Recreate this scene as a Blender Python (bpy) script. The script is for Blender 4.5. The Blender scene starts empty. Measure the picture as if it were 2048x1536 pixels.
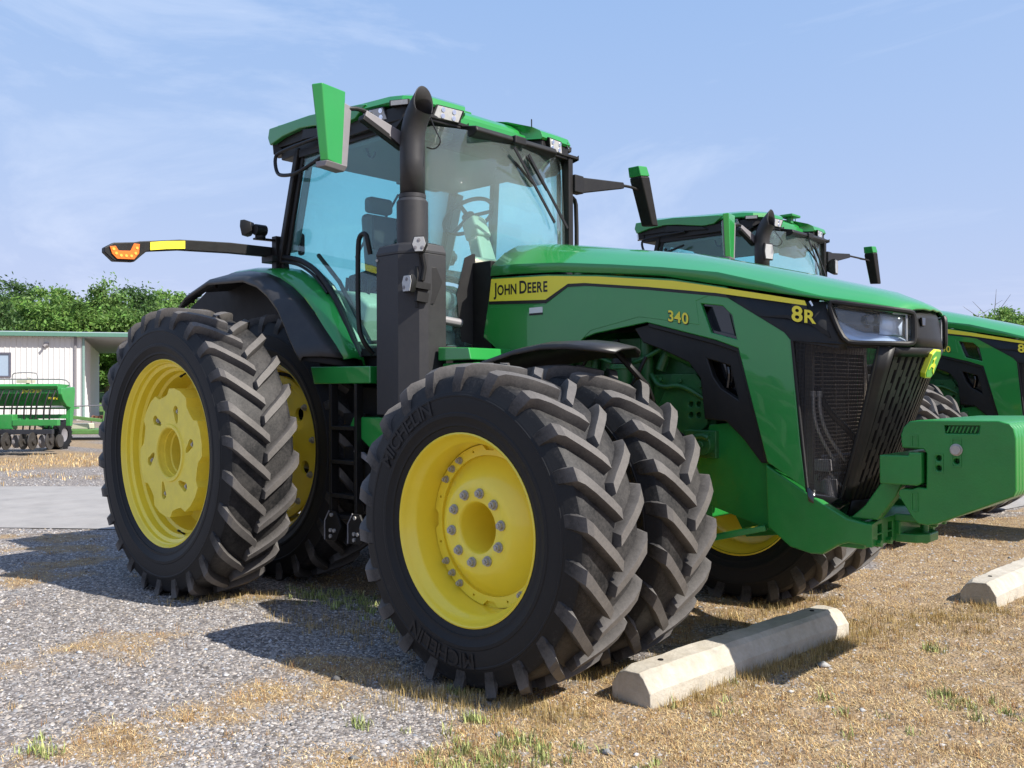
import bpy, bmesh, math, random
import numpy as np
from mathutils import Vector, Matrix

R = math.radians
rng = np.random.default_rng(7)
random.seed(7)
scene = bpy.context.scene
col = scene.collection

# ------------------------------------------------------------------ camera
CAM = Vector((3.108, -4.732, 1.410))
YAW, PITCH, ROLL = 2.32146, 0.00725, -0.00481
fwd = Vector((math.cos(YAW) * math.cos(PITCH), math.sin(YAW) * math.cos(PITCH), math.sin(PITCH)))
rgt = Vector((math.sin(YAW), -math.cos(YAW), 0))
upv = rgt.cross(fwd)
r2 = rgt * math.cos(ROLL) + upv * math.sin(ROLL)
u2 = -rgt * math.sin(ROLL) + upv * math.cos(ROLL)
cd = bpy.data.cameras.new('camera')
cam = bpy.data.objects.new('camera', cd)
col.objects.link(cam)
cam.matrix_world = Matrix(((r2.x, u2.x, -fwd.x, CAM.x), (r2.y, u2.y, -fwd.y, CAM.y), (r2.z, u2.z, -fwd.z, CAM.z), (0, 0, 0, 1)))
cd.sensor_width = 36
cd.lens = 1829.2 / 2048 * 36
cd.clip_start = 0.05
cd.clip_end = 3000
scene.camera = cam

# ------------------------------------------------------------------ sky and sun
SUN = Vector((1.0, 0.22, 1.0)).normalized()          # direction towards the sun
SUN_EL = math.asin(SUN.z)
world = bpy.data.worlds.new('World')
scene.world = world
world.use_nodes = True
wn, wl = world.node_tree.nodes, world.node_tree.links
wn.clear()
wo = wn.new('ShaderNodeOutputWorld')
bg = wn.new('ShaderNodeBackground')
sky = wn.new('ShaderNodeTexSky')
sky.sky_type = 'NISHITA'
sky.sun_disc = False
sky.sun_elevation = SUN_EL
sky.sun_rotation = math.atan2(SUN.x, SUN.y)
sky.altitude = 0
sky.air_density = 1.0
sky.dust_density = 1.1
sky.ozone_density = 2.6
bg.inputs['Strength'].default_value = 0.15
# thin cirrus: streaky noise on the direction vector, spread over the whole sky
tc = wn.new('ShaderNodeTexCoord')
mp = wn.new('ShaderNodeMapping'); mp.vector_type = 'POINT'
mp.inputs['Rotation'].default_value = (R(12), R(-18), R(40))
mp.inputs['Scale'].default_value = (1.1, 2.6, 5.5)
n1 = wn.new('ShaderNodeTexNoise'); n1.inputs['Scale'].default_value = 1.25
n1.inputs['Detail'].default_value = 8; n1.inputs['Roughness'].default_value = 0.62; n1.inputs['Distortion'].default_value = 0.9
cr = wn.new('ShaderNodeValToRGB')
cr.color_ramp.elements[0].position = 0.50; cr.color_ramp.elements[0].color = (0, 0, 0, 1)
cr.color_ramp.elements[1].position = 0.86; cr.color_ramp.elements[1].color = (1, 1, 1, 1)
mul = wn.new('ShaderNodeMath'); mul.operation = 'MULTIPLY'; mul.inputs[1].default_value = 0.45
mixc = wn.new('ShaderNodeMixRGB'); mixc.inputs['Color2'].default_value = (3.0, 3.15, 3.5, 1)
wl.new(tc.outputs['Generated'], mp.inputs['Vector'])
wl.new(mp.outputs['Vector'], n1.inputs['Vector'])
wl.new(n1.outputs['Fac'], cr.inputs['Fac'])
wl.new(cr.outputs['Color'], mul.inputs[0])
wl.new(mul.outputs[0], mixc.inputs['Fac'])
# film-like shoulder per channel: keeps the bright horizon from clipping
sep = wn.new('ShaderNodeSeparateColor'); com = wn.new('ShaderNodeCombineColor')
wl.new(sky.outputs['Color'], sep.inputs[0])
for ch, (ka, kb) in enumerate(((1.40, .62), (2.20, 1.0), (4.95, 1.75))):
    m1_ = wn.new('ShaderNodeMath'); m1_.operation = 'MULTIPLY'; m1_.inputs[1].default_value = ka; wl.new(sep.outputs[ch], m1_.inputs[0])
    m2_ = wn.new('ShaderNodeMath'); m2_.operation = 'MULTIPLY_ADD'; m2_.inputs[1].default_value = kb; m2_.inputs[2].default_value = 1.0; wl.new(sep.outputs[ch], m2_.inputs[0])
    m3_ = wn.new('ShaderNodeMath'); m3_.operation = 'DIVIDE'; wl.new(m1_.outputs[0], m3_.inputs[0]); wl.new(m2_.outputs[0], m3_.inputs[1]); wl.new(m3_.outputs[0], com.inputs[ch])
wl.new(com.outputs[0], mixc.inputs['Color1'])
wl.new(mixc.outputs['Color'], bg.inputs['Color'])
wl.new(bg.outputs['Background'], wo.inputs['Surface'])

sd = bpy.data.lights.new('sun', 'SUN')
sd.energy = 3.3
sd.angle = R(0.53)
sd.color = (1.0, 0.95, 0.87)
so = bpy.data.objects.new('sun', sd)
so.rotation_euler = SUN.to_track_quat('Z', 'Y').to_euler()
so.location = (8, 4, 12)
col.objects.link(so)

scene.view_settings.view_transform = 'Standard'
scene.view_settings.look = 'None'
scene.view_settings.exposure = 1.25
scene.view_settings.gamma = 1.0
scene.render.engine = 'CYCLES'
scene.cycles.max_bounces = 8
scene.cycles.transparent_max_bounces = 24

# ------------------------------------------------------------------ materials
def new_mat(name):
    m = bpy.data.materials.new(name); m.use_nodes = True
    nt = m.node_tree
    return m, nt.nodes, nt.links, nt.nodes['Principled BSDF']

def mat(name, c, rough=.5, metal=0., coat=0., var=.12, dust=0., dustc=(.32, .27, .2), scale=9., bump=0., bscale=160., spec=.5, emit=None):
    """painted or moulded surface: colour mottling, settled dust, roughness wear and fine relief"""
    m, N, L, b = new_mat(name)
    tcn = N.new('ShaderNodeTexCoord')
    nz = N.new('ShaderNodeTexNoise'); nz.inputs['Scale'].default_value = scale
    nz.inputs['Detail'].default_value = 7; nz.inputs['Roughness'].default_value = .65
    L.new(tcn.outputs['Object'], nz.inputs['Vector'])
    rp = N.new('ShaderNodeValToRGB')
    e = rp.color_ramp.elements
    e[0].position = .28; e[1].position = .75
    e[0].color = (*[x * (1 - var) for x in c], 1); e[1].color = (*[min(1, x * (1 + var)) for x in c], 1)
    L.new(nz.outputs['Fac'], rp.inputs['Fac'])
    out = rp.outputs['Color']
    if dust > 0:
        n2 = N.new('ShaderNodeTexNoise'); n2.inputs['Scale'].default_value = scale * 2.3
        n2.inputs['Detail'].default_value = 10; n2.inputs['Roughness'].default_value = .72
        L.new(tcn.outputs['Object'], n2.inputs['Vector'])
        mr = N.new('ShaderNodeMapRange'); mr.inputs['From Min'].default_value = .36; mr.inputs['From Max'].default_value = .72
        mr.inputs['To Min'].default_value = dust * .25; mr.inputs['To Max'].default_value = dust
        L.new(n2.outputs['Fac'], mr.inputs['Value'])
        mx = N.new('ShaderNodeMixRGB'); mx.inputs['Color2'].default_value = (*dustc, 1)
        L.new(mr.outputs[0], mx.inputs['Fac']); L.new(out, mx.inputs['Color1'])
        out = mx.outputs['Color']
    L.new(out, b.inputs['Base Color'])
    rr = N.new('ShaderNodeMapRange'); rr.inputs['To Min'].default_value = max(.02, rough * .82); rr.inputs['To Max'].default_value = min(1, rough * 1.2)
    L.new(nz.outputs['Fac'], rr.inputs['Value']); L.new(rr.outputs[0], b.inputs['Roughness'])
    b.inputs['Metallic'].default_value = metal
    b.inputs['Specular IOR Level'].default_value = spec
    b.inputs['Coat Weight'].default_value = coat
    b.inputs['Coat Roughness'].default_value = .035
    if bump > 0:
        n3 = N.new('ShaderNodeTexNoise'); n3.inputs['Scale'].default_value = bscale; n3.inputs['Detail'].default_value = 4
        L.new(tcn.outputs['Object'], n3.inputs['Vector'])
        bm_ = N.new('ShaderNodeBump'); bm_.inputs['Strength'].default_value = bump; bm_.inputs['Distance'].default_value = .004
        L.new(n3.outputs['Fac'], bm_.inputs['Height']); L.new(bm_.outputs['Normal'], b.inputs['Normal'])
    if emit:
        b.inputs['Emission Color'].default_value = (*emit[0], 1); b.inputs['Emission Strength'].default_value = emit[1]
    return m

def glass(name, tint, film=.04, filmc=(.6, .66, .66), rough=.0):
    m, N, L, b = new_mat(name)
    N.remove(b)
    out = N['Material Output']
    tr = N.new('ShaderNodeBsdfTransparent'); tr.inputs['Color'].default_value = (*tint, 1)
    gl = N.new('ShaderNodeBsdfGlossy'); gl.inputs['Roughness'].default_value = rough; gl.inputs['Color'].default_value = (.95, 1, 1, 1)
    df = N.new('ShaderNodeBsdfDiffuse'); df.inputs['Color'].default_value = (*filmc, 1)
    fr = N.new('ShaderNodeFresnel'); fr.inputs['IOR'].default_value = 1.5
    ge = N.new('ShaderNodeNewGeometry'); io = N.new('ShaderNodeMapRange'); io.inputs['To Min'].default_value = 1.5; io.inputs['To Max'].default_value = 1 / 1.5
    L.new(ge.outputs['Backfacing'], io.inputs['Value']); L.new(io.outputs[0], fr.inputs['IOR'])
    m1 = N.new('ShaderNodeMixShader'); m2 = N.new('ShaderNodeMixShader')
    tcn = N.new('ShaderNodeTexCoord'); nz = N.new('ShaderNodeTexNoise'); nz.inputs['Scale'].default_value = 3; nz.inputs['Detail'].default_value = 6
    L.new(tcn.outputs['Object'], nz.inputs['Vector'])
    mr = N.new('ShaderNodeMapRange'); mr.inputs['To Min'].default_value = film * .6; mr.inputs['To Max'].default_value = film * 1.4
    L.new(nz.outputs['Fac'], mr.inputs['Value']); L.new(mr.outputs[0], m1.inputs['Fac'])
    L.new(tr.outputs[0], m1.inputs[1]); L.new(df.outputs[0], m1.inputs[2])
    L.new(fr.outputs[0], m2.inputs['Fac']); L.new(m1.outputs[0], m2.inputs[1]); L.new(gl.outputs[0], m2.inputs[2])
    L.new(m2.outputs[0], out.inputs['Surface'])
    return m

def rubber(name, dust):
    m, N, L, b = new_mat(name)
    tcn = N.new('ShaderNodeTexCoord')
    nz = N.new('ShaderNodeTexNoise'); nz.inputs['Scale'].default_value = 5; nz.inputs['Detail'].default_value = 9; nz.inputs['Roughness'].default_value = .7
    n2 = N.new('ShaderNodeTexNoise'); n2.inputs['Scale'].default_value = 70; n2.inputs['Detail'].default_value = 6; n2.inputs['Roughness'].default_value = .8
    for n in (nz, n2): L.new(tcn.outputs['Object'], n.inputs['Vector'])
    at = N.new('ShaderNodeAttribute'); at.attribute_name = 'wear'
    add = N.new('ShaderNodeMath'); add.operation = 'MULTIPLY_ADD'; add.inputs[1].default_value = .9; 
    L.new(n2.outputs['Fac'], add.inputs[0]); L.new(at.outputs['Fac'], add.inputs[2])
    ad2 = N.new('ShaderNodeMath'); ad2.operation = 'ADD'
    L.new(add.outputs[0], ad2.inputs[0]); L.new(nz.outputs['Fac'], ad2.inputs[1])
    mr = N.new('ShaderNodeMapRange'); mr.inputs['From Min'].default_value = 1.12; mr.inputs['From Max'].default_value = 2.1; mr.inputs['To Max'].default_value = dust
    L.new(ad2.outputs[0], mr.inputs['Value'])
    mx = N.new('ShaderNodeMixRGB'); mx.inputs['Color1'].default_value = (.0075, .0078, .009, 1); mx.inputs['Color2'].default_value = (.32, .295, .275, 1)
    L.new(mr.outputs[0], mx.inputs['Fac']); L.new(mx.outputs['Color'], b.inputs['Base Color'])
    b.inputs['Roughness'].default_value = .6
    b.inputs['Specular IOR Level'].default_value = .34
    bp = N.new('ShaderNodeBump'); bp.inputs['Strength'].default_value = .35; bp.inputs['Distance'].default_value = .003
    L.new(n2.outputs['Fac'], bp.inputs['Height']); L.new(bp.outputs['Normal'], b.inputs['Normal'])
    return m

GREEN = mat('green_paint', (.010, .245, .038), .34, coat=.9, var=.06, dust=.02, scale=3)
GREENM = mat('green_casting', (.009, .205, .031), .40, coat=.25, var=.12, dust=.03, scale=7, bump=.25, bscale=120)
ENGGREEN = mat('engine_green', (.010, .11, .022), .45, var=.25, dust=.06, scale=12, bump=.2, bscale=90)
YELLOW = mat('yellow_wheel', (.92, .73, .05), .34, coat=.35, var=.05, dust=.05, dustc=(.45, .36, .2), scale=4)
YCAST = mat('yellow_casting', (.90, .73, .08), .45, coat=.1, var=.10, dust=.10, dustc=(.45, .36, .2), scale=9, bump=.3, bscale=140)
STRIPE = mat('yellow_decal', (.86, .74, .05), .38, var=.03, scale=4)
BLACK = mat('black_plastic', (.0075, .0075, .008), .46, spec=.35, var=.2, dust=.025, scale=8, bump=.12, bscale=400)
BLACKG = mat('black_gloss', (.006, .006, .007), .12, coat=.6, var=.1, scale=6)
STACKM = mat('charcoal_powder_coat', (.020, .020, .023), .52, var=.12, dust=.03, scale=11, bump=.12, bscale=500)
FENDERM = mat('dusty_black_fender', (.014, .0135, .014), .40, var=.15, dust=.10, dustc=(.20, .18, .16), scale=5, bump=.08, bscale=300)
DARK = mat('dark_chassis', (.006, .006, .007), .6, spec=.3, var=.3, dust=.02, scale=10)
STEEL = mat('zinc_bolt', (.42, .40, .37), .5, metal=.35, var=.2, scale=60)
GREYP = mat('grey_plastic', (.22, .21, .22), .5, var=.08, scale=12)
LAMPSKY = mat('lamp_sky_tint', (.60, .71, .86), .16, metal=.15, coat=.8, var=.03)  # pale blue is the sky's reflection put into the base colour
SILVER = mat('reflector', (.82, .86, .92), .08, metal=1., var=.03)
LAMPW = mat('lamp_clear', (.40, .40, .39), .16, coat=.6, var=.12, scale=40)
AMBER = mat('amber_lens', (.80, .17, .010), .18, coat=.8, var=.1, scale=60)
LEDA = mat('amber_led', (.95, .45, .06), .2, coat=.5, var=.05)
BEIGE = mat('beige_trim', (.50, .47, .36), .55, var=.06)
SEATM = mat('seat_cloth', (.11, .13, .15), .8, var=.12, scale=20)
LINER = mat('headliner', (.16, .17, .17), .8, var=.06)
TYREF = rubber('tyre_rubber', .40)
BRASS = mat('badge_yellow', (.66, .70, .05), .35, var=.02)
BADGEG = mat('badge_green', (.045, .36, .03), .3, coat=.5, var=.03)
DECALK = mat('decal_black', (.008, .008, .008), .4, var=.05)
PAPER = mat('paper_label', (.70, .70, .70), .6, var=.05)
GLASS = glass('tinted_glass', (.75, .965, .95), .018)
WGLASS = glass('windshield_glass', (.80, .965, .955), .08, (.62, .70, .68))  # pale film puts the whitish sky reflection into the glass
LENS = glass('clear_lens', (.95, .97, 1.0), .02, rough=.02)

def screen_mat():
    """fine perforated sheet: square holes in black plastic"""
    m, N, L, b = new_mat('perforated_screen')
    out = N['Material Output']
    b.inputs['Base Color'].default_value = (.012, .012, .014, 1); b.inputs['Roughness'].default_value = .5
    tr = N.new('ShaderNodeBsdfTransparent')
    tcn = N.new('ShaderNodeTexCoord'); sp = N.new('ShaderNodeSeparateXYZ'); L.new(tcn.outputs['UV'], sp.inputs[0])
    ws = []
    for ax in ('X', 'Y'):
        mu = N.new('ShaderNodeMath'); mu.operation = 'MULTIPLY'; mu.inputs[1].default_value = 150; L.new(sp.outputs[ax], mu.inputs[0])
        f = N.new('ShaderNodeMath'); f.operation = 'FRACT'; L.new(mu.outputs[0], f.inputs[0])
        g = N.new('ShaderNodeMath'); g.operation = 'GREATER_THAN'; g.inputs[1].default_value = .28; L.new(f.outputs[0], g.inputs[0]); ws.append(g)
    mm = N.new('ShaderNodeMath'); mm.operation = 'MULTIPLY'; L.new(ws[0].outputs[0], mm.inputs[0]); L.new(ws[1].outputs[0], mm.inputs[1])
    mx = N.new('ShaderNodeMixShader'); L.new(mm.outputs[0], mx.inputs['Fac']); L.new(b.outputs[0], mx.inputs[1]); L.new(tr.outputs[0], mx.inputs[2])
    L.new(mx.outputs[0], out.inputs['Surface'])
    return m
SCREEN = screen_mat()

# ------------------------------------------------------------------ mesh helpers
class MB:
    def __init__(s): s.v = []; s.f = []
    def add(s, vs, fs):
        o = len(s.v); s.v += [tuple(map(float, v)) for v in vs]; s.f += [tuple(i + o for i in f) for f in fs]; return s
    def hexa(s, a):     # 8 corners: bottom ring 0-3, top ring 4-7
        return s.add(a, [(3, 2, 1, 0), (4, 5, 6, 7), (0, 1, 5, 4), (1, 2, 6, 5), (2, 3, 7, 6), (3, 0, 4, 7)])
    def box(s, x0, x1, y0, y1, z0, z1):
        return s.hexa([(x0, y0, z0), (x1, y0, z0), (x1, y1, z0), (x0, y1, z0), (x0, y0, z1), (x1, y0, z1), (x1, y1, z1), (x0, y1, z1)])
    def prism(s, poly, a0, a1, ax='y', holes=()):
        """poly in the plane across axis ax: y -> (x,z), x -> (y,z), z -> (x,y); optional holes"""
        def P(q, a):
            return {'y': (q[0], a, q[1]), 'x': (a, q[0], q[1]), 'z': (q[0], q[1], a)}[ax]
        if not holes:
            n = len(poly)
            vs = [P(q, a0) for q in poly] + [P(q, a1) for q in poly]
            fs = [tuple(range(n - 1, -1, -1)), tuple(range(n, 2 * n))] + [(i, (i + 1) % n, n + (i + 1) % n, n + i) for i in range(n)]
            return s.add(vs, fs)
        b = bmesh.new(); es = []; loops = []
        for lp in [poly] + list(holes):
            vv = [b.verts.new((q[0], q[1], 0)) for q in lp]; loops.append(vv)
            for i in range(len(vv)): es.append(b.edges.new((vv[i], vv[(i + 1) % len(vv)])))
        bmesh.ops.triangle_fill(b, edges=es, use_beauty=True, normal=(0, 0, 1))
        b.verts.index_update()
        n = len(b.verts); pts = [v.co[:2] for v in b.verts]
        vs = [P(q, a0) for q in pts] + [P(q, a1) for q in pts]
        fs = []
        for f in b.faces:
            i = [v.index for v in f.verts]; fs.append(tuple(reversed(i))); fs.append(tuple(k + n for k in i))
        for vv in loops:
            for i in range(len(vv)):
                a, c = vv[i].index, vv[(i + 1) % len(vv)].index; fs.append((a, c, c + n, a + n))
        b.free()
        return s.add(vs, fs)
    def cyl(s, p0, p1, r0, r1=None, n=16, cap=True):
        r1 = r0 if r1 is None else r1
        p0, p1 = Vector(p0), Vector(p1); d = (p1 - p0).normalized()
        a = d.orthogonal().normalized(); b = d.cross(a)
        vs = []
        for p, r in ((p0, r0), (p1, r1)):
            vs += [p + (a * math.cos(2 * math.pi * i / n) + b * math.sin(2 * math.pi * i / n)) * r for i in range(n)]
        fs = [(i, (i + 1) % n, n + (i + 1) % n, n + i) for i in range(n)]
        if cap: fs += [tuple(range(n - 1, -1, -1)), tuple(range(n, 2 * n))]
        return s.add(vs, fs)
    def tube(s, path, r, n=10, closed=False, smooth=0, cap=True):
        P = [Vector(p) for p in path]
        for _ in range(smooth):
            Q = [P[0]] if not closed else []
            m = len(P)
            for i in range(m if closed else m - 1):
                a, b = P[i], P[(i + 1) % m]; Q += [a * .75 + b * .25, a * .25 + b * .75]
            if not closed: Q = [P[0]] + Q[1:-1] + [P[-1]] if len(Q) > 2 else P
            P = Q
        m = len(P); vs = []; fs = []
        rr = r if hasattr(r, '__len__') else None
        t0 = (P[1] - P[0]).normalized(); a = t0.orthogonal().normalized()
        for i in range(m):
            if closed: t = P[(i + 1) % m] - P[i - 1]
            else: t = P[min(i + 1, m - 1)] - P[max(i - 1, 0)]
            t.normalize(); a = (a - t * a.dot(t)).normalized(); b = t.cross(a)
            ri = np.interp(i / (m - 1), np.linspace(0, 1, len(rr)), rr) if rr is not None else r
            vs += [P[i] + (a * math.cos(2 * math.pi * k / n) + b * math.sin(2 * math.pi * k / n)) * ri for k in range(n)]
        for i in range(m if closed else m - 1):
            j = (i + 1) % m
            fs += [(i * n + k, i * n + (k + 1) % n, j * n + (k + 1) % n, j * n + k) for k in range(n)]
        if not closed and cap: fs += [tuple(range(n - 1, -1, -1)), tuple(range((m - 1) * n, m * n))]
        return s.add(vs, fs)
    def lathe(s, prof, n=64, o=(0, 0, 0), close=False):
        """prof = [(radius, y)] turned round the y axis"""
        m = len(prof); vs = []
        for i in range(n):
            t = 2 * math.pi * i / n; c, sn = math.cos(t), math.sin(t)
            vs += [(o[0] + r * sn, o[1] + y, o[2] + r * c) for r, y in prof]
        fs = []
        for i in range(n):
            j = (i + 1) % n
            for k in range(m if close else m - 1):
                l = (k + 1) % m; fs.append((i * m + k, j * m + k, j * m + l, i * m + l))
        return s.add(vs, fs)
    def grid(s, rows):
        """rows of points -> sheet"""
        m = len(rows[0]); vs = [p for r in rows for p in r]
        fs = [(i * m + k, i * m + k + 1, (i + 1) * m + k + 1, (i + 1) * m + k) for i in range(len(rows) - 1) for k in range(m - 1)]
        return s.add(vs, fs)
    def loft(s, rings, cap=True):
        m = len(rings[0]); vs = [p for r in rings for p in r]; k = len(rings)
        fs = [(i * m + j, i * m + (j + 1) % m, (i + 1) * m + (j + 1) % m, (i + 1) * m + j) for i in range(k - 1) for j in range(m)]
        if cap: fs += [tuple(range(m - 1, -1, -1)), tuple(range((k - 1) * m, k * m))]
        return s.add(vs, fs)
    def bar(s, p0, p1, w, h, up=(0, 0, 1), w1=None, h1=None):
        p0, p1 = Vector(p0), Vector(p1); t = (p1 - p0).normalized(); u = Vector(up)
        sd_ = t.cross(u).normalized(); u = sd_.cross(t)
        w1 = w if w1 is None else w1; h1 = h if h1 is None else h1
        vs = []
        for p, ww, hh in ((p0, w, h), (p1, w1, h1)):
            vs += [p - sd_ * ww / 2 - u * hh / 2, p + sd_ * ww / 2 - u * hh / 2, p + sd_ * ww / 2 + u * hh / 2, p - sd_ * ww / 2 + u * hh / 2]
        return s.hexa(vs)
    def mirror(s):
        n = len(s.v); s.v += [(x, -y, z) for x, y, z in s.v]; s.f += [tuple(i + n for i in reversed(f)) for f in s.f]; return s
    def mesh(s, name, mats, smooth=35, uv=False):
        me = bpy.data.meshes.new(name); me.from_pydata(s.v, [], s.f); me.update()
        b = bmesh.new(); b.from_mesh(me); bmesh.ops.recalc_face_normals(b, faces=b.faces); b.to_mesh(me); b.free()
        me.materials.append(mats)
        if smooth:
            me.shade_smooth(); me.set_sharp_from_angle(angle=R(smooth))
        return me

def ob(name, me, parent=None, loc=None):
    o = bpy.data.objects.new(name, me); col.objects.link(o)
    if parent: o.parent = parent
    if loc: o.location = loc
    return o

def build(name, mb, m, parent=None, bevel=0., smooth=35, solid=0., label=None, kind=None):
    o = ob(name, mb.mesh(name, m, smooth), parent)
    if solid:
        md = o.modifiers.new('solid', 'SOLIDIFY'); md.thickness = solid; md.offset = 0
    if bevel:
        md = o.modifiers.new('bevel', 'BEVEL'); md.width = bevel; md.segments = 2; md.limit_method = 'ANGLE'; md.angle_limit = R(32); md.harden_normals = True
    if label: o['label'] = label
    if kind: o['kind'] = kind
    return o

def thing(name, label, cat, group=None, loc=(0, 0, 0), rz=0):
    o = bpy.data.objects.new(name, None); col.objects.link(o); o.location = loc; o.rotation_euler = (0, 0, rz)
    o.empty_display_size = .3
    return tag(o, label, cat, group)

def tag(o, label, cat, group=None):
    o['label'] = label; o['category'] = cat
    if group: o['group'] = group
    return o

def copy_tree(o, parent=None):
    c = o.copy(); col.objects.link(c); c.parent = parent
    for ch in list(o.children): copy_tree(ch, c)
    return c

def text_mesh(body, size, bold=.012, depth=.0, big='', ratio=.80, space=1.0):
    """flat lettering as 2-D triangles; letters listed in big keep full height, the others are small capitals"""
    V, F, x = [], [], 0.
    for i, ch in enumerate(body):
        if ch == ' ': x += size * .28; continue
        cu = bpy.data.curves.new('lettering', 'FONT'); cu.body = ch
        k = size if (not big or i in big) else size * ratio
        cu.size = k * 1.38; cu.offset = bold * size; cu.resolution_u = 4
        t = bpy.data.objects.new('lettering', cu); col.objects.link(t)
        me = bpy.data.meshes.new_from_object(t.evaluated_get(bpy.context.evaluated_depsgraph_get()))
        P = [v.co[:2] for v in me.vertices]
        if P:
            mn = min(p[0] for p in P); mx = max(p[0] for p in P); o_ = len(V)
            V += [(p[0] - mn + x, p[1]) for p in P]; F += [tuple(j + o_ for j in p.vertices) for p in me.polygons]
            x += (mx - mn) + size * .10 * space
        bpy.data.objects.remove(t); bpy.data.meshes.remove(me); bpy.data.curves.remove(cu)
    return V, F, x

def place_text(name, tm, f, m, parent):
    """f maps (u,v) -> 3-D point"""
    V, F, w = tm
    me = bpy.data.meshes.new(name); me.from_pydata([f(*p) for p in V], [], F); me.update(); me.materials.append(m)
    return ob(name, me, parent)

def rot2(px, pz, a, cx, cz):
    c, s = math.cos(a), math.sin(a); return (cx + (px - cx) * c - (pz - cz) * s, cz + (px - cx) * s + (pz - cz) * c)
def circ(cx, cz, r, n=14):
    return [(cx + r * math.cos(2 * math.pi * i / n), cz + r * math.sin(2 * math.pi * i / n)) for i in range(n)]

# ------------------------------------------------------------------ wheels
def tyre_mesh(name, Rt, W, rr, nl, zc):
    """ag radial: carcass turned from a profile, two rows of swept lugs, flat where it stands"""
    Rb = Rt - .050
    h = W / 2
    prof = [(rr - .012, h * .86), (rr + .012, h * .93), (rr + .03, h * .955), (rr + .034, h * .985), (rr + .05, h * .99), (rr + .055, h * 1.005),
            (rr + (Rb - rr) * .26, h * 1.03), (rr + (Rb - rr) * .275, h * 1.045), (rr + (Rb - rr) * .33, h * 1.047), (rr + (Rb - rr) * .345, h * 1.036), (rr + (Rb - rr) * .52, h * 1.052), (rr + (Rb - rr) * .60, h * 1.047), (rr + (Rb - rr) * .612, h * 1.058), (rr + (Rb - rr) * .64, h * 1.056), (rr + (Rb - rr) * .652, h * 1.042), (rr + (Rb - rr) * .70, h * 1.03), (rr + (Rb - rr) * .72, h * 1.012),
            (rr + (Rb - rr) * .86, h * .985), (Rb - .018, h * .93), (Rb - .006, h * .80), (Rb, h * .45), (Rb + .002, 0)]
    prof = prof + [(r, -y) for r, y in reversed(prof[:-1])]
    mb = MB(); mb.lathe(prof, 112)
    wear = []
    for r, y in prof: wear.append(.34 if r > Rb - .01 else (.18 if r > Rb - .04 else 0.0))
    wear = wear * 112
    top = [(h * 1.02, Rt - .185), (h * 1.045, Rt - .10), (h * 1.0, Rt - .024), (h * .90, Rt - .008), (h * .68, Rt - .002), (h * .42, Rt), (h * .17, Rt), (-h * .05, Rt - .001)]
    base = [(h * .92, Rt - .185), (h * .93, Rt - .11), (h * .90, Rt - .085), (h * .84, Rt - .07), (h * .66, Rt - .062), (h * .42, Rt - .06), (h * .17, Rt - .06), (-h * .05, Rt - .06)]
    adv = [-.10, -.03, .06, .17, .38, .60, .80, 1.0]
    hw = [.030, .034, .033, .031, .028, .027, .026, .024]
    pitch = 2 * math.pi / nl; L = h * 1.02
    for sg in (-1, 1):
        for k in range(nl):
            ph = k * pitch + (pitch / 2 if sg > 0 else 0)
            rings = []
            for (yt, rt), (yb, rb), a, w in zip(top, base, adv, hw):
                j = random.uniform(-.0015, .0015)
                c = ph + a * L / Rt
                q = []
                for yy, r_, ww in ((yb, rb, -(w + .016)), (yt, rt + j, -w), (yt, rt + j, w), (yb, rb, w + .016)):
                    t = c + ww / Rt; q.append((r_ * math.sin(t), yy * sg, r_ * math.cos(t)))
                rings.append(q)
            mb.loft(rings)
            for i in range(8): wear += [.35, 1.0 if i > 1 else .35, 1.0 if i > 1 else .35, .35]  # lug tops paler: dust, plus their sunlit grey put into the colour
    V = []
    for x, y, z in mb.v:
        if z < -zc + .02:
            y *= 1.0 + .10 * min(1, (-zc + .02 - z) / .05) 
        if z < -zc: z = -zc + (z + zc) * .06
        V.append((x, y, z))
    mb.v = V
    me = mb.mesh(name, TYREF, 30)
    at = me.attributes.new('wear', 'FLOAT', 'POINT'); at.data.foreach_set('value', wear)
    return me

def bolt_mesh(r=.016, h=.022):
    mb = MB(); mb.cyl((0, .004, 0), (0, -.006, 0), r * 1.35, n=14); mb.cyl((0, -.006, 0), (0, -h, 0), r, n=6); mb.cyl((0, -h, 0), (0, -h * 1.35, 0), r * .5, n=8)
    return mb.mesh('bolt', STEEL, 30)
BOLT = bolt_mesh(.0185, .022)
BOLTS = bolt_mesh(.0135, .022)

FR, FW, FZ = .790, .42, .756
RR_, RW, RZ = 1.022, .48, .984
TF = tyre_mesh('front_tyre', FR, FW, .457, 22, FZ)
TR = tyre_mesh('rear_tyre', RR_, RW, .660, 26, RZ)

FH = .19       # half rim width front
mb = MB()
mb.lathe([(r, -FH + d) for r, d in [(.449, .012), (.457, .006), (.459, -.002), (.452, -.006), (.445, .0), (.441, .018), (.434, .028), (.424, .05), (.413, .058), (.406, .075), (.398, .17), (.398, .30), (.43, .34), (.444, .36), (.457, .374), (.459, .382), (.452, .386), (.447, .37), (.425, .33), (.404, .30), (.404, .10), (.43, .04), (.449, .012)]], 72)
RIMF = mb.mesh('front_rim', YELLOW, 40)
mb = MB()
mb.lathe([(r, -FH + d) for r, d in [(.398, .205), (.345, .205), (.338, .200), (.315, .175), (.27, .130), (.232, .100), (.215, .092), (.130, .092), (.124, .096), (.118, .11), (.118, .36), (.06, .362), (.0, .362)]], 64)
mb.lathe([(r, -FH + d) for r, d in [(.398, .222), (.34, .222), (.30, .19), (.23, .12), (.13, .11)]], 48)
DISCF = mb.mesh('front_disc', YELLOW, 40)
mb = MB()     # tabs where the disc clamps to the rim
outl = []
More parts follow.
